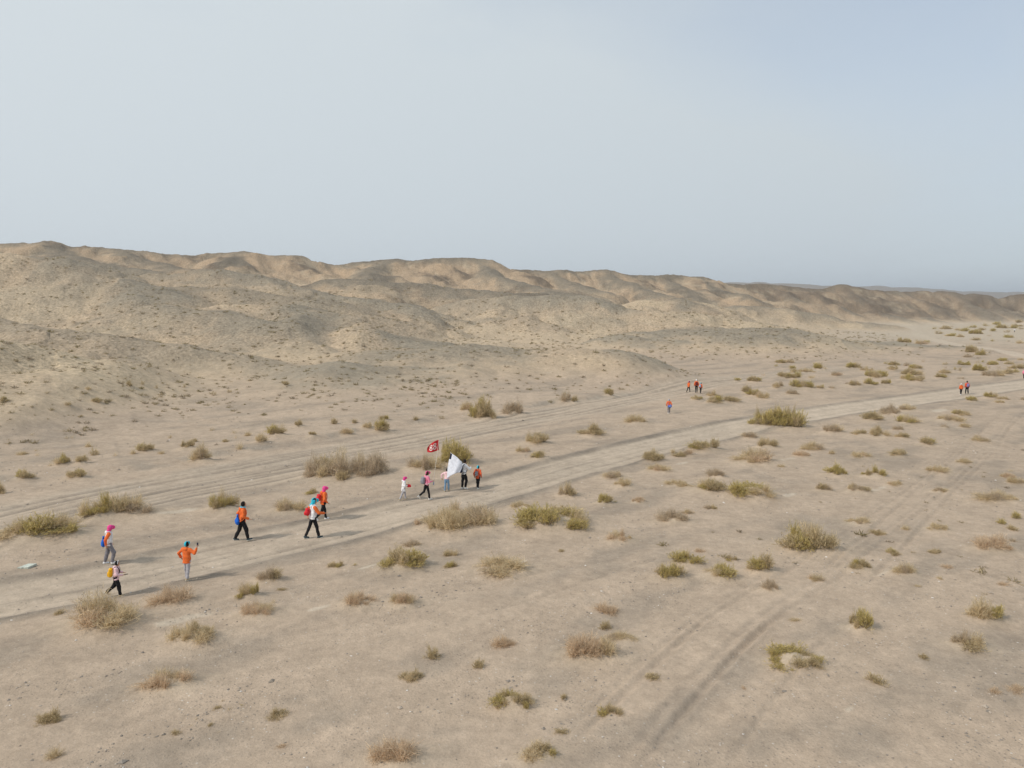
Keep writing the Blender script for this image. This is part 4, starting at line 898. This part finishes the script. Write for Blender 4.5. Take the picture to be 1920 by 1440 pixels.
    def fsl(P, sd):
        S_, E, W_ = b.arm[sd]; e2 = E+(W_-E)*spec.get('sleeve', .97)
        d = smin(rc(P, S_, E, .078, .058), rc(P, E, e2, .058, .046), .02)+folds(P, .018, seed+2)
        u = (W_-E)/np.linalg.norm(W_-E); return np.maximum(d, (P-e2-u*.005)@u.astype(np.float32))
    same = spec.get('sleeves', spec['top']) == spec['top']
    A = np.vstack([q for sd in 'lr' for q in b.arm[sd]]+[b.T(-.3, -.2, -hem-.1), b.T(.2, .2, .6)]); lo2, hi2 = A.min(0)-.09, A.max(0)+.09
    if same:
        jk = part(spec.get('topname', 'jacket'), lambda P: smin(smin(fj(P), fsl(P, 'l'), .03), fsl(P, 'r'), .03), lo2, hi2, CM(spec['top']))
    else:
        c = np.vstack([b.T(-.22, -.25, -hem-.05), b.T(.22, .25, .62)]); jk = part(spec.get('topname', 'vest'), fj, c.min(0)-.05, c.max(0)+.05, CM(spec['top']))
        for sd in 'lr':
            c = np.vstack(b.arm[sd]); part('sleeve', lambda P, sd=sd: fsl(P, sd), c.min(0)-.1, c.max(0)+.1, CM(spec['sleeves']))
    hem_band = spec.get('hemband')
    if hem_band:
        V, F = nets(lambda P: np.maximum(rc(P, b.T(0, 0, -hem-.05), b.waist, .193*fat, .176*fat, Yv, .78), np.abs((P-b.T(0, 0, -hem+.02))@b.up.astype(np.float32))-.045), b.T(-.25, -.25, -hem-.12), b.T(.25, .25, .1), res); obj('hem', mesh_from('hem', V, F), CM(hem_band), jk)
    # ---- head wear and hair
    sk = b.skull; c = np.vstack([sk-.30, sk+.24]); lo3, hi3 = c.min(0), c.max(0); hf32, hu32, hl32 = [v.astype(np.float32) for v in hx]
    hat = spec['hat']
    if hat != 'scarf':
        longh = spec.get('longhair', 0)
        def fh(P):
            d = ell(P, sk-b.hf*.010+b.hu*.006, (.106, .088, .120), hx); v = P-np.asarray(sk, np.float32)
            face = np.minimum((v@hf32)-.045, -((v@hu32)-.055)); d = np.maximum(d, face)
            d = np.maximum(d, -((v@hu32)+.085+.0*(v@hf32)))
            if longh: d = smin(d, rc(P, sk-b.hf*.05-b.hu*.02, sk-b.hf*.085-b.hu*.19, .075, .055, Yv, .8), .03)
            return d
        part('hair', fh, lo3, hi3, CM(spec.get('hair', 'hair')), root, .8)
    if hat in ('cap', 'helmet'):
        def fc(P):
            v = P-np.asarray(sk, np.float32); d = ell(P, sk+b.hu*.014-b.hf*.006, (.124, .106, .130), hx); d = np.maximum(d, -((v@hu32)+.008-.33*(v@hf32)))
            return d
        cp = part('cap', fc, lo3, hi3, CM(spec['hatc']), root, .8)
        part('brim', lambda P: np.maximum(np.maximum(ell(P, sk+b.hf*.075+b.hu*.028, (.115, .085, .09), hx), np.abs((P-np.asarray(sk+b.hu*.030, np.float32))@hu32)-.012), -((P-np.asarray(sk, np.float32))@hf32-.05)), lo3, hi3, CM(spec['hatc']), cp, .7)
        if spec.get('flap'):
            part('neck_flap', lambda P: np.maximum(smin(ell(P, sk-b.hf*.008, (.112, .096, .11), hx), rc(P, sk-b.hf*.05-b.hu*.08, b.T(-.10, 0, .50), .085, .080, Yv, .8), .05), (P-np.asarray(sk+b.hf*.02, np.float32))@hf32), lo3-.1, hi3, CM(spec['hatc']), cp)
    if hat == 'scarf':
        cp = part('headscarf', lambda P: smin(ell(P, sk+b.hu*.008, (.112, .096, .125), hx), rc(P, sk-b.hu*.09-b.hf*.02, b.T(-.02, 0, .50), .085, .105, Yv, .85), .05)+folds(P, .006, seed+5), lo3-.1, hi3, CM(spec['hatc']))
        part('brim', lambda P: np.maximum(np.maximum(ell(P, sk+b.hf*.085+b.hu*.035, (.11, .08, .09), hx), np.abs((P-np.asarray(sk+b.hu*.035, np.float32))@hu32)-.012), -((P-np.asarray(sk, np.float32))@hf32-.05)), lo3, hi3, CM(spec['hatc']), cp, .7)
    if hat == 'band':
        pts = [sk+b.hl*.098*math.cos(a)+b.hu*(.012+.125*math.sin(a))+b.hf*.02 for a in np.linspace(-.15, math.pi+.15, 16)]; obj('headband', mesh_from('headband', *tube(pts, .013)), CM('white'), root)
    if spec.get('collar'):
        pts = [b.T(.0+.085*math.cos(a), .085*math.sin(a), .545) for a in np.linspace(0, 2*math.pi, 18)]; obj('neck_scarf', mesh_from('neck_scarf', *tube(pts, .034, 8)), CM(spec['collar']), root)
    # ---- what is carried is a thing of its own
    M = root.matrix_basis.copy()
    def carried(nm, label, cat, group=None):
        o = obj(nm, None, None, None, loc, (0, 0, yaw), (sc, sc, sc)); tag(o, label, cat, group); o.empty_display_size = .2; return o
    bag = spec.get('bag')
    if bag:
        kind, colr, lab = bag; bt = carried('backpack' if kind == 'pack' else 'drawstring_bag', lab, 'backpack' if kind == 'pack' else 'bag', 'bags carried by the walkers')
        ax = [b.fw, Yv, b.up]
        if kind == 'pack':
            cc = b.T(-.235, 0, .25); s3 = spec.get('bagsize', 1.0)
            V, F = nets(lambda P: smin(rbox(P, cc, (.085, .145*s3, .21*s3), ax, .07), rbox(P, cc-b.up*.06-b.fw*.03, (.085, .13*s3, .13*s3), ax, .06), .04)+folds(P, .008, seed+3), cc-.36, cc+.36, res); obj('pack', mesh_from('pack', V, F), CM(colr), bt)
            c2 = cc-b.fw*.095-b.up*.07
            V, F = nets(lambda P: rbox(P, c2, (.045, .10*s3, .10*s3), ax, .035), c2-.18, c2+.18, res); obj('front_pocket', mesh_from('front_pocket', V, F), CM(colr), bt)
            obj('grab_loop', mesh_from('grab_loop', *tube([cc+b.up*(.20*s3)+Yv*.03, cc+b.up*(.245*s3), cc+b.up*(.20*s3)-Yv*.03], .008)), CM('black'), bt)
            z1 = .06
        else:
            cc = b.T(-.20, .0, spec.get('bagz', .02)); V, F = nets(lambda P: smin(ell(P, cc-b.up*.03, (.095, .16, .15), ax), rc(P, cc, cc+b.up*.20, .12, .04, Yv, .6), .05)+folds(P, .014, seed+3), cc-.32, cc+.34, res); obj('pouch', mesh_from('pouch', V, F), CM(colr), bt)
            obj('drawn_neck', mesh_from('drawn_neck', *tube([cc+b.up*.17, cc+b.up*.22, cc+b.up*.27], [.05, .03, .05], 8)), CM(colr), bt)
            z1 = spec.get('bagz', .02)-.02
        for s in (1, -1):
            pts = [b.T(-.15, s*.09, .42), b.T(-.10, s*.105, .50), b.T(.0, s*.115, .545), b.T(.09, s*.12, .49), b.T(.135, s*.125, .38), b.T(.12, s*.165, .20), b.T(.0, s*.20, max(z1, .05)), b.T(-.14, s*.14, z1)]
            obj('strap', mesh_from('strap', *tube(densify3(pts), .015, 6)), CM(spec.get('strapc', colr)), bt)
    for it in spec.get('items', ()):
        nm, label, cat = it[:3]; o = carried(nm, label, cat); sd = it[3]; E, W_ = b.arm[sd][1], b.arm[sd][2]; u = (W_-E)/np.linalg.norm(W_-E); g = W_+u*.10
        if nm == 'phone':
            ax = [b.fw, Yv, np.array([0, 0, 1.])] if it[4] == 'up' else [np.array([0, 0, 1.]), Yv, b.fw]
            c1 = g+(np.array([0, 0, .05]) if it[4] == 'up' else b.fw*.06+np.array([0, 0, .02]))
            V, F = nets(lambda P: rbox(P, c1, (.009, .04, .08), ax, .007), c1-.1, c1+.1, .006); obj('phone_case', mesh_from('phone_case', V, F), CM('black'), o)
            c2 = c1-ax[0]*.009; V, F = nets(lambda P: rbox(P, c2, (.002, .035, .073), ax, .001), c2-.1, c2+.1, .004); obj('screen', mesh_from('screen', V, F), CM('navy'), o)
        elif nm == 'folded_jacket':
            V, F = nets(lambda P: rbox(P, g+b.fw*.03-b.up*.02, (.13, .10, .09), [b.fw, Yv, b.up], .05)+folds(P, .03, seed+8), g-.25, g+.25, res); obj('folded_cloth', mesh_from('folded_cloth', V, F), CM(it[4]), o)
            V, F = nets(lambda P: rc(P, g+b.fw*.06, g+b.fw*.14-b.up*.10, .05, .03, Yv, 1.2)+folds(P, .02, seed+9), g-.3, g+.3, res); obj('loose_sleeve', mesh_from('loose_sleeve', V, F), CM(it[4]), o)
        elif nm == 'water_bottle':
            V, F = nets(lambda P: smin(rc(P, g-b.up*.24, g-b.up*.12, .034, .034), rc(P, g-b.up*.12, g-b.up*.07, .03, .014), .01), g-.36, g+.1, .01); obj('bottle_body', mesh_from('bottle_body', V, F), CM(it[4]), o)
            V, F = nets(lambda P: rc(P, g-b.up*.055, g-b.up*.04, .018, .018), g-.15, g+.08, .008); obj('bottle_cap', mesh_from('bottle_cap', V, F), CM('white'), o)
            obj('carry_loop', mesh_from('carry_loop', *tube([g-b.up*.06, g-b.up*.02+Yv*.02, g+b.up*.01, g-b.up*.02-Yv*.02, g-b.up*.06], .005)), CM('black'), o)
        elif nm == 'hip_bag':
            cc = b.T(-.17, -.10, -.05); ax = [b.fw, Yv, b.up]
            V, F = nets(lambda P: smin(rbox(P, cc, (.10, .19, .15), ax, .07), rbox(P, cc-b.fw*.06-b.up*.03, (.08, .12, .09), ax, .05), .03)+folds(P, .014, seed+8), cc-.4, cc+.4, res); obj('pouch', mesh_from('pouch', V, F), CM(it[4]), o)
            V, F = nets(lambda P: rbox(P, cc+b.up*.02-b.fw*.12, (.02, .10, .06), ax, .015), cc-.3, cc+.3, .016); obj('front_pocket', mesh_from('front_pocket', V, F), CM('steel'), o)
            obj('strap', mesh_from('strap', *tube(densify3([b.T(-.14, -.18, .0), b.T(-.02, -.225, .2), b.T(.0, -.16, .545), b.T(-.02, .02, .57), b.T(-.16, .12, .35), b.T(-.17, .05, .06)]), .014)), CM(it[4]), o)
    # hand positions in the world, for what the figure holds up
    def W(v):
        c_, s_ = math.cos(yaw), math.sin(yaw); v = np.asarray(v)*sc; return np.array([loc[0]+v[0]*c_-v[1]*s_, loc[1]+v[0]*s_+v[1]*c_, loc[2]+v[2]])
    return {sd: W(b.arm[sd][2]+(b.arm[sd][2]-b.arm[sd][1])/.255*.08) for sd in 'lr'}
def densify3(pts, n=4):
    P = np.array(pts, float); P = np.vstack([2*P[0]-P[1], P, 2*P[-1]-P[-2]]); out = []
    for i in range(1, len(P)-2):
        for k in range(n):
            t = k/n; a, b, c, d = P[i-1], P[i], P[i+1], P[i+2]; out.append(.5*((2*b)+(-a+c)*t+(2*a-5*b+4*c-d)*t*t+(-a+3*b-3*c+d)*t**3))
    out.append(P[-2]); return np.array(out)
WALK_A = dict(hl=-17, kl=10, fl=-14, hr=17, kr=8, fr=10, handl=(.20, .06, -.44), handr=(-.16, .08, -.46))
WALK_B = dict(hl=17, kl=10, fl=8, hr=-17, kr=10, fr=-14, handl=(-.12, .08, -.46), handr=(.20, .05, -.42))
STEP_A = dict(hl=-16, kl=36, fl=-45, hr=13, kr=6, fr=4)
STEP_B = dict(hl=13, kl=6, fl=4, hr=-15, kr=34, fr=-40)
EASY_A = dict(hl=-9, kl=6, fl=-4, hr=12, kr=10, fr=4); EASY_B = dict(hl=12, kl=10, fl=4, hr=-9, kr=6, fr=-4)
RD = 38
PEOPLE = [  # foot pixel, head-top pixel, heading in degrees (0 = to the photo's right, 90 = away), clothes and pose
 (206,1058,984, RD-8, dict(top='white', sleeves='orange', topname='vest', trousers='greyp', shoes='white', hat='scarf', hatc='pink', hemband='palepink', loose=1.15, pose=dict(hl=-10, kl=6, fl=-4, hr=24, kr=34, fr=4, handl=(.10, .05, -.48), handr=(-.10, .06, -.48), head=12), bag=('draw', 'blue', 'blue drawstring bag hanging low on the pink-hooded walker'), bagz=.05, strapc='white'),
  'person in pink headscarf, white vest with orange sleeves and grey trousers, behind the yellow backpack'),
 (220,1119,1051, RD-16, dict(top='palepink', trousers='black', shoes='tan', hat='band', loose=1.25, hem=.08, pose=dict(STEP_A, handl=(.26, .02, -.30), handr=(.28, -.02, -.30), head=8), bag=('pack', 'yellow', 'bright yellow backpack of the nearest walker'), strapc='black', items=(('phone', 'dark phone held flat by the walker with the yellow backpack', 'phone', 'r', 'flat'),)),
  'person with black hair, white headband, pale pink hoodie and yellow backpack, lowest of the walkers'),
 (352,1088,1016, RD+34, dict(top='orange', trousers='lightgrey', shoes='tan', hat='cap', hatc='turq', hem=.16, fat=1.08, pose=dict(hl=4, kl=4, fl=0, hr=-6, kr=8, fr=-6, handl=(.03, .16, -.42), elbl=(-.5, .8, -.2), handr=(.10, .30, .10), elbr=(.0, -.8, -.6), head=0, lean=2), items=(('phone', 'small dark phone raised by the turquoise-capped walker', 'phone', 'r', 'up'),)),
  'person in turquoise cap, loose orange jacket and grey trousers raising a phone'),
 (456,1014,939, RD-10, dict(top='orange', trousers='black', shoes='darkshoe', hat='none', loose=1.2, collar='turq', pose=dict(WALK_A, handr=(.22, .10, -.36), handl=(-.10, .06, -.47), head=2), bag=('draw', 'blue', 'blue drawstring bag at the hip of the bareheaded walker in orange'), bagz=-.03, strapc='orange'),
  'bareheaded dark-haired person in orange jacket with turquoise neck scarf and black trousers'),
 (588,1010,933, RD-6, dict(top='white', sleeves='orange', topname='vest', trousers='black', shoes='darkshoe', hat='cap', hatc='turq', flap=1, fat=1.05, pose=dict(WALK_A, handr=(.40, .06, -.26), handl=(-.14, .10, -.46), head=6), bag=('pack', 'red', 'small red backpack of the turquoise-hooded walker'), bagsize=.72, strapc='white'),
  'person in turquoise cap with neck flap, white vest and red pack, striding in front'),
 (607,975,911, RD-4, dict(top='orange', trousers='black', shoes='white', hat='scarf', hatc='pink', hem=.10, slim=1, pose=dict(STEP_B, handr=(.14, .06, -.44), handl=(.05, .06, -.47), hyaw=-30, head=6), bag=('pack', 'red', 'red backpack of the pink-scarfed walker in orange'), bagsize=.8),
  'person in pink headscarf and orange jacket with red backpack, just beyond the striding white vest'),
 (757,938,893, RD-14, dict(top='white', trousers='lightgrey', shoes='tan', hat='scarf', hatc='pink', hem=.24, loose=.85, slim=1, sleeve=.85, topname='long_shirt', pose=dict(WALK_B, handl=(.24, -.02, -.26), handr=(.24, -.02, -.28), head=8), items=(('folded_jacket', 'red folded jacket in the arms of the person in long white top', 'jacket', 'r', 'red'),)),
  'person in pink headscarf and long white top hugging a red jacket'),
 (800,937,883, RD-10, dict(top='rosepink', trousers='black', shoes='shoe', hat='cap', hatc='pink', hair='brown', longhair=1, loose=.85, slim=1, hem=.02, pose=dict(STEP_A, handr=(.30, .02, -.22), handl=(.26, .0, -.20), head=4), bag=('pack', 'grey', 'grey backpack of the woman in pink carrying the red flag'), strapc='white', items=(('water_bottle', 'pale blue bottle dangling from the hand of the pink-clad flag bearer', 'bottle', 'r', 'steel'),)),
  'person in pink cap and pink top with grey backpack carrying the red flag'),
 (838,922,878, RD+30, dict(top='palepink', trousers='jeans', shoes='tan', hat='none', loose=1.0, hem=-.02, slim=1, pose=dict(EASY_A, handr=(.22, .03, .12), elbr=(0, -.6, -.8), handl=(-.06, .20, -.40), elbl=(-.4, .9, -.2), head=6)),
  'dark-haired person in pale pink top and blue jeans holding up the white flag'),
 (870,918,862, RD-4, dict(top='white', trousers='black', shoes='shoe', hat='none', loose=1.15, hood=0, topname='shirt', pose=dict(hl=-4, kl=2, fl=0, hr=16, kr=26, fr=-18, handr=(.36, -.02, -.10), elbr=(.2, -.6, -.7), handl=(.34, .0, -.08), head=10), bag=('pack', 'navy', 'navy backpack of the tall man in white'), strapc='navy'),
  'tall dark-haired person in white shirt and black trousers with navy backpack, beside the white flag'),
 (896,917,873, RD+30, dict(top='redorange', trousers='black', shoes='shoe', hat='cap', hatc='turq', hem=.14, pose=dict(EASY_B, handr=(.02, .10, -.46), handl=(.0, .10, -.47), head=6), bag=('pack', 'grey', 'small grey backpack of the child in red-orange'), bagsize=.75),
  'child in turquoise cap and red-orange jacket leading the flag group'),
 (1254,776,748, RD+44, dict(top='orange', trousers='greyp', shoes='shoe', hat='cap', hatc='lightgrey', hem=.0, pose=dict(EASY_A, handr=(.02, .12, -.46), handl=(.05, .10, -.46)), items=(('hip_bag', 'blue bag slung on the hip of the lone distant walker', 'bag', 'r', 'blue'),)),
  'person in pale cap and orange jacket walking alone with a blue hip bag'),
 (1291,737,714, RD-10, dict(top='orange', trousers='black', shoes='tan', hat='cap', hatc='pink', longhair=1, hem=.10, pose=dict(WALK_A)), 'person in pink cap and orange jacket, first of the three distant walkers'),
 (1305.5,737,711, RD+40, dict(top='orange', trousers='black', shoes='black', hat='cap', hatc='white', longhair=0, hem=.04, pose=dict(EASY_A), bag=('pack', 'maroon', 'dark red backpack of the tallest distant walker')), 'person in white cap and orange jacket, tallest and middle of the three distant walkers'),
 (1313.5,738.5,717, RD+10, dict(top='orange', trousers='black', shoes='black', hat='cap', hatc='turq', hem=.08, pose=dict(EASY_B), bag=('pack', 'steel', 'blue-grey backpack of the child-sized distant walker')), 'person in pale blue cap and orange jacket, smallest of the three distant walkers'),
 (1801.5,741,719, RD+44, dict(top='orange', trousers='black', shoes='white', hat='cap', hatc='white', longhair=1, hem=.06, pose=dict(EASY_A)), 'shorter person in white cap and orange jacket in the distant pair on the road'),
 (1812.5,740,714, RD+46, dict(top='redorange', trousers='black', shoes='tan', hat='none', hem=.02, pose=dict(EASY_B), bag=('pack', 'purple', 'purple-blue backpack of the taller walker in the distant pair')), 'taller bareheaded person with purple-blue backpack in the distant pair on the road'),
 (1920,711,692, RD+30, dict(top='rosepink', trousers='black', shoes='tan', hat='scarf', hatc='pink', hem=.20, pose=dict(EASY_A)), 'person in rose-pink cut off by the right edge, beyond the distant pair'),
 (1902,624,616, RD+40, dict(top='white', trousers='black', shoes='black', hat='none', pose=dict(EASY_A)), 'tiny far figure in white top and dark trousers among green shrubs'),
]
pp = hit([(a, b-1.0) for a, b, *_ in PEOPLE]); pz = gz(pp[:, 0], pp[:, 1]); HANDS = []
for i, ((px, pf, pt, hd, spec, lab), (x, y), z) in enumerate(zip(PEOPLE, pp, pz)):
    spec['seed'] = 50+i*13; dt = ray(px, pt); hgt = (CAMZ+dt[2]*y)-z
    hgt = min(max(hgt, 1.25), 1.9); res = .017 if pf > 860 else .03
    if pf < 700: res = .05
    print('person', i, round(y, 1), round(float(hgt), 2))
    HANDS.append(make_person(spec, lab, (x, y, float(z)), R_(hd), float(hgt), res))
print('people', round(time.time()-T0, 1))
# ------------------------------------------------------------------ flags
def sheet(corner_fun, nu, nv, off=0.0):
    U, V = np.meshgrid(np.linspace(0, 1, nu), np.linspace(0, 1, nv), indexing='ij'); P = corner_fun(U.ravel(), V.ravel())
    i = (np.arange(nu-1)[:, None]*nv+np.arange(nv-1)[None]).ravel(); F = np.column_stack([i, i+nv, i+nv+1, i+1]); return P, F
def thick(P, F, t):
    """give a sheet a real thickness along y"""
    n = len(P); A = P.copy(); B = P.copy(); A[:, 1] -= t/2; B[:, 1] += t/2
    e = {}
    for f in F:
        for a, b in zip(f, np.roll(f, -1)): e[(a, b)] = 1
    rim = [(a, b) for a, b in e if (b, a) not in e]
    return np.vstack([A, B]), np.vstack([F[:, ::-1]*1, F+n, np.array([(a, b, b+n, a+n) for a, b in rim])])
def flag(nm, lab, hand, Y, top, corners, wave, matc, numerals=None, extra=None):
    """corners: photo pixels tl, tr, br, bl of the cloth, at distance Y"""
    root = obj(nm, None, None, None, hand); tag(root, lab, 'flag', 'flags carried by the walkers'); root.empty_display_size = .2; h = np.array(hand)
    tp = at(*top, Y); foot = h+(h-tp)/np.linalg.norm(h-tp)*.25
    obj('pole', mesh_from('pole', *tube([foot-h, h-h, tp-h], .011, 8)), material(nm+'_pole', (.55, .52, .46), .4), root)
    c = [at(*q[:2], Y+(q[2] if len(q) > 2 else 0)) for q in corners]
    def fn(u, v):
        P = (np.outer((1-u)*(1-v), c[0])+np.outer(u*(1-v), c[1])+np.outer(u*v, c[2])+np.outer((1-u)*v, c[3]))
        return P+wave(u, v)
    P, F = sheet(fn, 26, 22); V2, F2 = thick(P-h, F, .006)
    cl = obj('cloth', mesh_from('cloth', V2, F2), material(nm+'_cloth', matc, .8, .10, 9.0, .4, 14.0, transl=.3), root)
    if numerals:
        for gu in numerals:   # an 8: two rings of ribbon lying on both faces
            parts = []
            for cu, cv, ru, rv in ((gu, .35, .095, .12), (gu, .65, .105, .145)):
                a = np.linspace(0, 2*np.pi, 25)[:-1]
                for side in (-1, 1):
                    O = fn(cu+ru*1.25*np.cos(a)*(1.0), cv+rv*1.15*np.sin(a)); I = fn(cu+ru*.72*np.cos(a), cv+rv*.70*np.sin(a)); O[:, 1] += side*.009; I[:, 1] += side*.009
                    k = np.arange(24); Fq = np.column_stack([k, (k+1) % 24, (k+1) % 24+24, k+24]); parts.append((np.vstack([O, I])-h, Fq if side < 0 else Fq[:, ::-1]))
            obj('numeral', mesh_from('numeral', *join(parts)), cloth('flag_print', (.8, .78, .76), .8, .1), cl)
    if extra: extra(root, fn, h)
    return root
hr = HANDS[7]['r']; Yf = float(hr[1])
flag('red_flag', 'red flag with white numerals 88 flying above the walker in pink', hr, Yf, (823.3, 823), ((802, 838), (823, 826), (823, 844), (801.5, 848.5)),
     lambda u, v: np.column_stack([-.04*np.sin(np.pi*v)*(1-u), .07*np.sin(u*7+v*2)*(1-u)**.5, (.13*np.sin(np.pi*u*.9)*(1-v)-.03*np.sin(np.pi*u))]), (.62, .045, .05), numerals=(.34, .66))
hr = HANDS[8]['r']; Yf = float(hr[1])
def white_extra(root, fn, h):
    P, F = sheet(lambda u, v: fn(u*.14, v*.22+.01), 5, 8); P[:, 1] -= .012; V2, F2 = thick(P-h, F, .004); obj('dark_sleeve', mesh_from('dark_sleeve', V2, F2), CM('navy'), root)
flag('white_flag', 'large white flag billowing in front of the tall green bush', hr, Yf, (845, 847), ((845, 849), (866.5, 866, -.25), (862, 886, -.55), (838, 898, -.5)),
     lambda u, v: np.column_stack([.07*np.sin(np.pi*v)*u-.05*np.sin(np.pi*v)*(1-u), -.10*np.sin(np.pi*u)-.05*np.sin(u*9+v*3)*u+.0*v, .06*np.sin(np.pi*u)*(1-v)+.10*np.sin(np.pi*u)*v]), (.80, .82, .88), extra=white_extra)
# ------------------------------------------------------------------ the pale board lying by the road
bx, by = flat(51, 1062); bz = float(gz(bx, by)[0])
rb_ = random.Random(3); rim = []
cornersb = [(-.27, -.18), (.16, -.20), (.27, .18), (-.10, .20)]
for i in range(4):
    a, b_ = np.array(cornersb[i]), np.array(cornersb[(i+1) % 4])
    for t in np.linspace(0, 1, 6)[:-1]: rim.append(a+(b_-a)*t+np.array([rb_.uniform(-.012, .012), rb_.uniform(-.012, .012)]))
rim = np.array(rim); n = len(rim)
V = np.vstack([np.column_stack([rim, np.full(n, .045)]), np.column_stack([rim*1.0, np.zeros(n)-.02]), [[0, 0, .05]], [[0, 0, -.02]]]); V[:n, 2] += .02*np.sin(rim[:, 0]*5)
Tf = [(i, (i+1) % n, 2*n) for i in range(n)]+[(n+(i+1) % n, n+i, 2*n+1) for i in range(n)]+[t for i in range(n) for t in ((i, n+i, n+(i+1) % n), (i, n+(i+1) % n, (i+1) % n))]
board = obj('board', mesh_from('board', V, np.array(Tf), False), material('weathered_board', (.50, .53, .47), .85, .2, 9, .4, 30), None, (bx, by, bz+.03), (.03, .02, 0))
tag(board, 'pale grey-green square board lying flat beside the road at the left edge', 'board')
print('done', round(time.time()-T0, 1))
